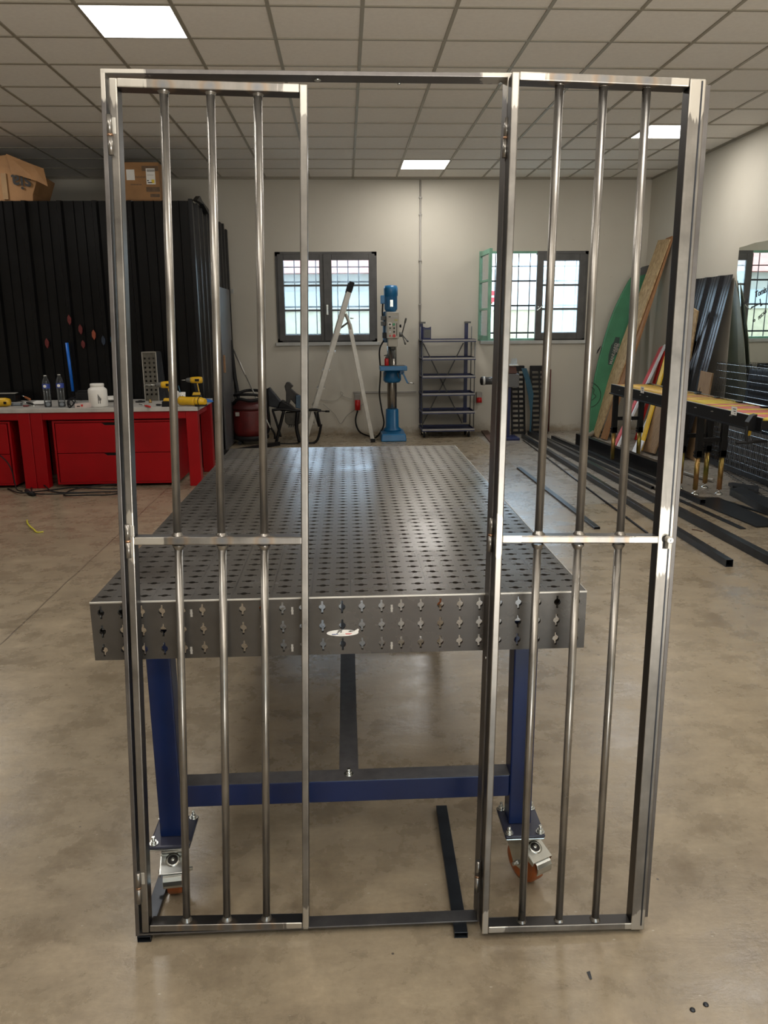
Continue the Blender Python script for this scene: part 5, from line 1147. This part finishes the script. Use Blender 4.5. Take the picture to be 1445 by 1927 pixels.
def lwrite(bodytxt, x, y, size, ang, mat, nm):
    o = S(x, y) - sn * .006; u = (S(x + math.cos(ang) * 10, y - math.sin(ang) * 10) - S(x, y)).normalized(); v_ = (S(x - math.sin(ang) * 10, y - math.cos(ang) * 10) - S(x, y)).normalized()
    return text(bodytxt, o, u, v_, size, mat, gb, name=nm)
ang = math.radians(74)
bk_ = [S(*p) - sn * .0015 for p in ((1144, 686), (1145, 668), (1150, 650), (1155, 643), (1158, 634), (1166, 635), (1165, 645), (1164, 655), (1160, 667), (1153, 673), (1151, 687))]
MB().prism(bk_, sn * .001).build('logo_patch', M('logo_dark_green', (.02, .045, .035), .6), gb)
lwrite('MANUARD', 1151, 686, .062, ang, mConduit, 'logo_lettering'); lwrite('yards', 1161, 664, .062, ang, mConduit, 'logo_lettering')
for rr, cx0, cy0 in ((24, 1106, 743),):
    m = MB(); pts = [S(cx0 + rr * math.cos(a), cy0 + rr * 1.0 * math.sin(a)) - sn * .004 for a in [math.radians(-95 + k * 10) for k in range(20)] if cx0 + rr * math.cos(a) > 1110]
    m.tube(pts, .004, 5, False); m.tube([S(x, y) - sn * .004 for x, y in ((1113, 729), (1118, 733), (1116, 740), (1121, 745), (1117, 750), (1113, 753))], .004, 5)
    m.build('circle_emblem', mInk, gb)
m = MB().prism([S(x, y) - sn * .003 for x, y in ((1124, 665), (1126, 658), (1131, 651), (1129, 656))], sn * .05); m.build('side_fin', mBlack, gb)

def lean_board(name, mat, pb, pt, wid, th, label, cat='board', edge=None, xt=4.34, group=None, flip=1):
    """board from floor point (pixels pb) up to a point on the right wall (pixels pt); width runs along the wall, towards the camera"""
    a = fl(*pb); b = px(*pt, 0, xt); d = (b - a).normalized(); wv = V((0, -1, 0)); wv = (wv - d * wv.dot(d)).normalized(); n = d.cross(wv).normalized()
    if n.x < 0: n = -n
    m = MB().hexa([a, a + wv * wid, a + wv * wid + n * th, a + n * th, b, b + wv * wid, b + wv * wid + n * th, b + n * th])
    zmin = min(p.z for p in m.v); m.v = [p - V((0, 0, zmin)) if False else p for p in m.v]
    dz = zmin
    if dz < 0: m.v = [p + V((0, 0, -dz + .001)) for p in m.v]
    mx_ = max(p.x for p in m.v)
    if mx_ > XR - .004: m.v = [p - V((mx_ - XR + .004, 0, 0)) for p in m.v]
    return tag(m.build(name, mat, bevel=.002), label, cat, group)
lean_board('strand_board', mOSB, (1108, 817), (1238, 456), .42, .018, 'long pale strand board leaning across the green board in the corner', xt=4.30)
lean_board('wooden_plank', mOSBedge, (1131, 826), (1254, 450), .20, .03, 'reddish-brown wooden plank leaning just behind the long strand board', xt=4.345)
lean_board('white_plank', mWhiteB, (1158, 848), (1249, 652), .03, .03, 'thin white strip leaning right beside the pink plank', xt=4.34)
lean_board('pink_plank', mPink, (1152, 842), (1240, 656), .07, .02, 'narrow pink plank leaning behind the left end of the conveyor', xt=4.32)
lean_board('white_board', mWhiteB, (1186, 858), (1216, 790), .12, .018, 'grey-white board low behind the conveyor legs', xt=4.0)
lean_board('red_plank', mRedB, (1193, 828), (1246, 662), .07, .02, 'narrow red plank leaning right of the pink one', xt=4.33)
lean_board('yellow_plank', mYelB, (1199, 852), (1251, 668), .09, .02, 'narrow yellow plank leaning beside the red one', xt=4.15)
lean_board('plywood_sheet', mPly, (1203, 848), (1262, 690), .46, .018, 'brown plywood sheet leaning on the right wall behind the conveyor legs', xt=4.06)
lean_board('plywood_offcut', mPly, (1290, 862), (1318, 700), .30, .02, 'short dark plywood offcut showing above the conveyor beside the gate', xt=4.12)
lean_board('small_strand_board', mOSB, (1262, 842), (1303, 586), .14, .018, 'smaller strand board leaning in front of the black corrugated sheets', xt=4.13)
# corrugated black roofing sheets leaning on the right wall
ya, yb = 9.99, 8.98
def rsheet(x_top, x_bot, ztop, y_a, y_b, label, n=3):
    lo = []; hi = []; per = (y_a - y_b) / n; prof = [(0, 0), (.12, 1), (.30, 1), (.42, 0), (.6, 0), (.61, .15), (.63, .15), (.64, 0), (.8, 0), (.81, .15), (.83, .15), (.84, 0)]
    for i in range(n):
        for f_, h_ in prof:
            yy = y_a - (i + f_) * per; lo.append(V((x_bot - h_ * .035, yy, .005 + h_ * 0))); hi.append(V((x_top - h_ * .035, yy, ztop)))
    lo.append(V((x_bot, y_b, .005))); hi.append(V((x_top, y_b, ztop)))
    return tag(MB().sheet(lo, hi, (.002, 0, 0)).build('roofing_sheet', M('glossy_black_sheet', (.012, .013, .016), .22, 0, .2, 4) if 'glossy_black_sheet' not in bpy.data.materials else bpy.data.materials['glossy_black_sheet']), label, 'roofing sheet', 'black roofing sheets on the right wall')
xbot = 3.955
rsheet(4.345, xbot, 2.10, ya, yb, 'black corrugated roofing sheet leaning on the right wall, front of its stack')
rsheet(4.362, xbot + .045, 2.06, ya + .3, yb + .33, 'black corrugated roofing sheet at the back of the leaning stack, mostly covered')
# mirror and glass sheets
def RW(x, y, xw=4.352): return px(x, y, 0, xw)
mp = [RW(1391, 466), RW(1386.5, 513), RW(1389, 560), RW(1395, 625), RW(1399, 665), V((4.352, 8.35, .02)), V((4.352, 6.2, .02)), V((4.352, 6.2, 2.46)), V((4.352, 7.4, 2.46)), RW(1445, 452.5), RW(1420, 457), RW(1405, 462)]
mir = thing('mirror_sheet', (4.352, 7.4, 0), 'large broken-edged mirror with black handwriting standing against the right wall', 'mirror')
MB().prism(mp, (.006, 0, 0)).build('mirror_glass', mMirror, mir)
for s, a, b in (('1 mail', (1394.0, 579), (1412, 563)), ('Tomis', (1421, 560), (1445, 548)), ('L', (1430, 577), (1436, 572)), ('so', (1416, 607), (1422, 604)), ('l\'ESCALI', (1427, 602), (1447, 583))):
    o = RW(*a, 4.3505); e = RW(*b, 4.3505); r_ = (e - o); wv = r_.length; r_.normalize(); u_ = V((-1, 0, 0)).cross(r_).normalized()
    u_ = V((0, 0, 1)) - r_ * r_.z; u_.normalize()
    text(s, o, r_, u_, wv / max(1, len(s)) * 1.75, mInk, mir, name='handwriting')
m = MB().prism([RW(1424, 573, 4.351), RW(1420, 575, 4.351), RW(1414, 577, 4.351), RW(1411, 583, 4.351), RW(1416, 579, 4.351), RW(1424, 575, 4.351), RW(1430, 572, 4.351), RW(1433, 575, 4.351), RW(1430, 570, 4.351)], (-.0008, 0, 0)); m.build('handwriting', mInk, mir)
smu = M('grey_smear', (.30, .31, .31), .6)
mSh = M('green_glass_edge', (.055, .065, .045), .3)
for i, (pp, l) in enumerate((([(1383, 528), (1386, 560), (1389, 640), (1391, 740), (1391, 800), (1360, 800), (1364, 740), (1372, 640), (1378, 570)], 'dark green glass sheet leaning edge-on left of the mirror'), ([(1384, 532), (1391, 565), (1399, 640), (1405, 740), (1407, 800), (1389, 800), (1389, 740), (1388, 640)], 'pale green glass sheet between the darker one and the mirror'))):
    xw = 4.335 - .012 * i
    m = MB().prism([px(x, y, 0, xw) for x, y in pp], (.008, 0, 0)); zm = min(p.z for p in m.v)
    m.v = [V((p.x, p.y, .0)) if p.z < zm + .12 else p for p in m.v]
    tag(m.build('glass_sheet', mSh if i == 0 else M('pale_green_edge', (.12, .13, .10), .25)), l, 'glass sheet', 'glass sheets beside the mirror')
# plastic crate behind the mesh
m = MB(); y0, y1, xx, z1 = 8.34, 7.2, 4.10, 1.10
t = thing('ribbed_panel', (4.2, 7.7, 0), 'dark blue ribbed plastic panel behind the wire mesh at the right edge', 'plastic panel')
MB().hexa([(4.24, y1, 0), (4.28, y1, 0), (4.28, y0, 0), (4.24, y0, 0), (4.30, y1, z1), (4.335, y1, z1), (4.335, y0, z1), (4.30, y0, z1)]).build('panel_body', M('dark_blue_plastic', (.018, .03, .05), .5), t, bevel=.02)
for k in range(14):
    for j in range(2):
        z = .12 + k * .065; x = 4.242 + .06 * z / z1; yy = y1 + .10 + j * .52; MB().box(x - .008, x + .01, yy, yy + .44, z, z + .03).build('rib', mBlackRub, t)
# wire mesh fence panels
def mesh_panel(pa, pb, za, zb_, pt, label, nv, nh, lean=.25, gaps=()):
    a = V(pa); b = V(pb); d = (b - a).normalized(); t = thing('wire_mesh_panel', (a + b) / 2, label, 'wire mesh', 'welded wire mesh panels on the right wall'); ORI[t.name] = (a + b) / 2
    n = V((0, 0, 1)).cross(d).normalized(); n = n if n.x > 0 else -n
    L_ = (b - a).length; H_ = za; r = .0028
    m = MB()
    for k in range(nv):
        q = a + d * (L_ * k / (nv - 1)); m.cyl(q, q + n * lean + V((0, 0, H_)), r, 4, caps=False)
    m.build('upright_wires', mDark, t)
    m = MB()
    for k in range(nh):
        f_ = .03 + .95 * k / (nh - 1); o = n * lean * f_ + V((0, 0, H_ * f_)); m.cyl(a + o, b + o, r * 1.15, 4, caps=False)
    m.build('cross_wires', mZinc if nh > 12 else mDark, t)
    if za < .7:
        m = MB(); m.bar(a + V((0, 0, .03)), b + V((0, 0, .03)), .05, .004, n); m.build('toothed_edge', mDark, t)
    return t
mesh_panel((4.19, 8.9, .01), (4.19, 7.1, .01), 1.14, 0, 0, 'tall welded wire mesh panel leaning over the ribbed panel, its rods catching the light', 62, 15, .03)
mesh_panel((4.10, 8.75, .02), (4.10, 7.0, .02), .43, 0, 0, 'low wire mesh panel with a dark toothed bottom edge, in front of the tall one', 46, 9, .03)
tag(MB().box(4.215, 4.225, 7.0, 8.6, 0, .47).build('grey_sheet', M('grey_board', (.30, .30, .30), .7)), 'plain grey sheet standing behind the low wire mesh', 'sheet')
rb_ = fl(1404, 862); tag(MB().hexa([px(x, y, 0, 4.08) for x, y in ((1407, 820), (1412, 820), (1416, 801), (1409, 799))] + [px(x, y, 0, 4.095) for x, y in ((1407, 820), (1412, 820), (1416, 801), (1409, 799))]).build('yellow_tag', mYellow), 'small yellow tag hanging on the wire mesh', 'tag')
# mesh mat lying on the floor
m = MB(); o = fl(1322, 862); dirv = (fl(1448, 955) - o); L_ = dirv.length; dirv.normalize(); cr = V((dirv.y, -dirv.x, 0)) * -1
cr = V((-dirv.y, dirv.x, 0)); cr = cr if cr.x > 0 else -cr
for k in range(34):
    q = o + dirv * (L_ * k / 33); w0 = min(.30 + .22 * k / 33, (4.33 - q.x) / max(cr.x, .1)); m.cyl(q + V((0, 0, .008)), q + cr * w0 + V((0, 0, .012)), .003, 4, caps=False)
for k in range(4):
    m.cyl(o + cr * (.01 + .02 * k) + V((0, 0, .005)), o + dirv * L_ + cr * (.10 + .13 * k) + V((0, 0, .005)), .003, 4, caps=False)
tag(m.build('mesh_mat', mDark), 'flat piece of dark wire mesh lying on the floor under the fence panels', 'wire mesh')

# roller conveyor ----------------------------------------------------------
cx0, cx1, cy0, cy1, cz = 3.04, 3.47, 5.62, 8.98, .90
t = thing('roller_conveyor', (3.25, 7.3, 0), 'long black roller conveyor with yellow and pink tinted rollers at right', 'conveyor')
for x, s in ((cx0, 1), (cx1, -1)):
    MB().box(x - .004, x + .004, cy0, cy1, cz - .10, cz).build('side_rail', mBlack, t, bevel=.002)
    MB().box(x - .012 if s > 0 else x - .004, x + .004 if s > 0 else x + .012, cy0, cy1 + (.03 if s > 0 else 0), cz - .112, cz - .10).build('rail_lip', mDarkTube, t)
MB().box(cx1 - .02, cx1 + .012, cy0, cy1, cz, cz + .006).build('bright_top_flange', mZinc, t)
MB().box(cx0 - .004, cx0 + .02, cy0, cy1, cz, cz + .002).build('top_flange', mAlu, t)
MB().box(cx0 + .004, cx1 - .004, cy1 - .01, cy1, cz - .08, cz - .02).box(cx0 + .004, cx1 - .004, cy0, cy0 + .01, cz - .08, cz - .02).build('end_plate', mBlack, t)
rc = [M('roller_yellow', (.55, .42, .05), .45, .15), M('roller_copper', (.42, .20, .10), .45, .15), M('roller_orange', (.50, .26, .09), .45, .15), M('roller_pink', (.50, .15, .13), .45, .15)]
nr = 34
for k in range(nr):
    y = cy0 + .05 + (cy1 - cy0 - .1) * k / (nr - 1)
    mm = rc[(3 if k < 11 and k % 3 else 0) if k < 14 else (0, 1, 0, 2)[k % 4] if k % 9 else 2]
    MB().cyl((cx0 + .006, y, cz - .022), (cx1 - .006, y, cz - .022), .022, 12).build('roller', mm, t)
for k in range(8):
    y = cy0 + .3 + k * .42; MB().box(cx1 - .06, cx1 - .02, y - .03, y + .03, cz - .0, cz + .012).build('bearing_block', mBlack, t, bevel=.004)
for px_, s in ((1164, 'Ø'), (1203, '3-'), (1216, '1-'), (1306, '3-'), (1337, '31'), (1372, '3?'), (1408, '31')):
    q = px(px_, 727 + (px_ - 1142) * .232 + 4, 0, cx0 - .0045); text('-~', q + V((0, 0, -.0)), (0, -1, 0), (0, 0, 1), .05, mAlu, t, name='chalk_mark')
for xx, yy in ((1208.5, 735), (1381, 775)):
    a = px(xx, yy, 0, cx0 - .0045); MB().box(cx0 - .0055, cx0 - .0042, a.y - .045, a.y + .045, a.z - .025, a.z + .04).build('paper_label', mPaper, t)
    for k in range(3): MB().box(cx0 - .0062, cx0 - .0054, a.y - .03, a.y + .02 - .015 * k, a.z + .02 - .018 * k, a.z + .026 - .018 * k).build('printed_line', mInk, t)
def stand(y, xs):
    for x in xs:
        MB().box(x - .028, x + .028, y - .025, y + .025, .36, cz - .11).build('leg', mBlack, t, bevel=.004)
        MB().cyl((x, y, .05), (x, y, .37), .0235, 18).build('telescopic_foot', mGold, t)
        MB().box(x - .03, x + .03, y - .025, y + .025, .355, .42).build('clamp_collar', mBlack, t); MB().cyl((x - .045, y, .375), (x - .025, y, .375), .008, 8).cyl((x - .045, y, .405), (x - .025, y, .405), .008, 8).build('clamp_screw', mBlack, t)
        MB().lathe((x, y, 0), [(.036, 0), (.036, .006), (.026, .016), (.012, .026), (.008, .03), (.008, .06)], 20).build('levelling_foot', mZinc, t)
    MB().box(xs[0] + .028, xs[1] - .028, y - .012, y + .012, .50, .54).build('cross_bar', mBlack, t, bevel=.002)
    MB().box(cx0, cx1, y - .03, y + .03, cz - .125, cz - .11).build('mounting_plate', mBlack, t)
for y, xs in ((7.12, (3.27, 3.50)), (7.42, (3.25, 3.50)), (8.86, (3.06, 3.36))): stand(y, xs)
q = px(1436, 798, 1, 5.7)
MB().tube([(cx0 - .02, 5.72, cz - .05), (cx0 - .05, 5.72, cz - .08), (cx0 - .06, 5.72, cz - .14), (cx0 - .05, 5.72, cz - .19)], .012, 8).cyl((cx0 - .13, 5.72, cz - .195), (cx0 + .1, 5.72, cz - .185), .012, 12).build('clamp_handle', mBlackRub, t)
MB().prism([(cx0 - .03, 5.70, cz + .01), (cx0 - .06, 5.70, cz - .04), (cx0 - .05, 5.70, cz - .10), (cx0, 5.70, cz - .11), (cx0, 5.70, cz + .02)], (0, .06, 0)).build('end_stop', mBlack, t)

# steel stock on the floor ---------------------------------------------------
def stock(p0, p1, wd, hg, label, th=.003, z=0.0, mat=mDarkTube, name='square_tube'):
    a = fl(*p0, z); b = fl(*p1, z)
    return tag(MB().rtube(a, b, wd, hg, th).build(name, mat, bevel=.002), label, 'steel tube')
stock((1123.5, 996), (976, 882), .048, .018, 'flat rectangular steel tube lying alone nearest the welding table')
tag(MB().cyl(fl(1218, 1005) + V((0, 0, .008)), fl(984, 829) + V((0, 0, .008)), .008, 10).build('round_rod', mDarkTube), 'thin round steel rod between the lone flat tube and the square tubes', 'steel rod')
stock((1372, 1067), (984, 824), .05, .05, 'square steel tube with its open end pointing at the camera, second from the front')
stock((1475, 1075), (996, 818), .06, .06, 'thickest square steel tube, running out of the photo at the right')
stock((1322, 950), (1040, 826), .05, .05, 'square steel tube ending beside the dark flat plate')
stock((1228, 921), (1003, 815.5), .03, .03, 'thin square tube hidden between the thick tubes', .002)
tag(MB().bar(fl(1398, 996) + V((0, 0, .004)), fl(1062, 843) + V((0, 0, .004)), .05, .006, V((0, 0, 1))).build('flat_bar', mDarkTube), 'flat steel bar on the floor left of the dark plate', 'flat bar')
a, b = fl(1080, 838), fl(1240, 902)
t_ = MB().bar(a + V((.05, 0, .08)), b + V((.05, 0, .08)), .16, .07, V((1, 0, 0)))
tag(t_.build('steel_beam', mBlack, bevel=.003), 'tall black steel beam lying on edge behind the square tubes', 'steel beam')
P_ = [fl(1290, 938), fl(1352, 938), fl(1475, 991), fl(1423, 993)]
tag(MB().hexa([p + V((0, 0, .002)) for p in P_] + [p + V((0, 0, .012)) for p in P_]).build('steel_plate', mDarkTube), 'dark flat steel plate on the floor at the right edge', 'steel plate')
P_ = [fl(1372, 932), fl(1395, 928), fl(1478, 968), fl(1463, 981)]
tag(MB().hexa([p + V((0, 0, .0)) for p in P_] + [p + V((0, 0, .065)) for p in P_]).build('channel_piece', mDarkTube, bevel=.004), 'short thick dark channel lying behind the flat plate at the right edge', 'steel channel')
tag(MB().bar(fl(1362, 944) + V((0, 0, .008)), fl(1470, 977) + V((0, 0, .008)), .035, .01, V((0, 0, 1))).build('flat_bar', mDarkTube), 'narrow flat bar between the plate and the thick channel', 'flat bar')
tag(MB().prism([fl(x, y, .02) for x, y in ((1370, 914), (1378, 913), (1428, 921), (1427, 927), (1400, 926), (1378, 920))], (0, 0, .03)).build('bracket_offcut', mDark), 'dark bracket offcut lying on the wire mesh mat', 'bracket')
cable('grey_floor_pipe', [fl(1287, 893) + V((0, 0, .02)), fl(1310, 900) + V((0, 0, .02)), fl(1342, 908) + V((0, 0, .02))], .02, mGreyPipe, 'straight grey pipe on the floor behind the conveyor feet', 'pipe')
cable('bent_pipe', [fl(1095, 828) + V((0, 0, .035)), fl(1110, 823) + V((0, 0, .04)), fl(1122, 817) + V((0, 0, .05)), fl(1134, 818) + V((0, 0, .05)), fl(1150, 822) + V((0, 0, .04)), fl(1165, 826) + V((0, 0, .035))], .035, mGreyPipe, 'bent grey flue pipe on the floor below the strand board', 'pipe')
cable('rusty_wire', [fl(1302, 997) + V((0, 0, .004)), fl(1312, 999) + V((0, 0, .006)), fl(1322, 1001) + V((0, 0, .004))], .004, M('rusty', (.10, .05, .03), .7), 'short rusty wire scrap on the floor between two square tubes', 'wire')
# floor litter in front of the gate
tag(MB().hexa([fl(x, y) for x, y in ((1104, 1829), (1110, 1827), (1114, 1842), (1110, 1843))] + [fl(x, y, .002) for x, y in ((1104, 1829), (1110, 1827), (1114, 1842), (1110, 1843))]).build('metal_scrap', mDark), 'tiny dark metal scrap on the floor below the right gate leaf', 'scrap')
for x, y, l in ((1328, 1891, 'dark steel chip near the bottom right corner'), (1303, 1901, 'dark round chip just left of the corner chip')):
    c = fl(x, y); tag(MB().lathe(c, [(.007, 0), (.006, .003), (.001, .004)], 9).build('metal_chip', mDark), l, 'scrap')
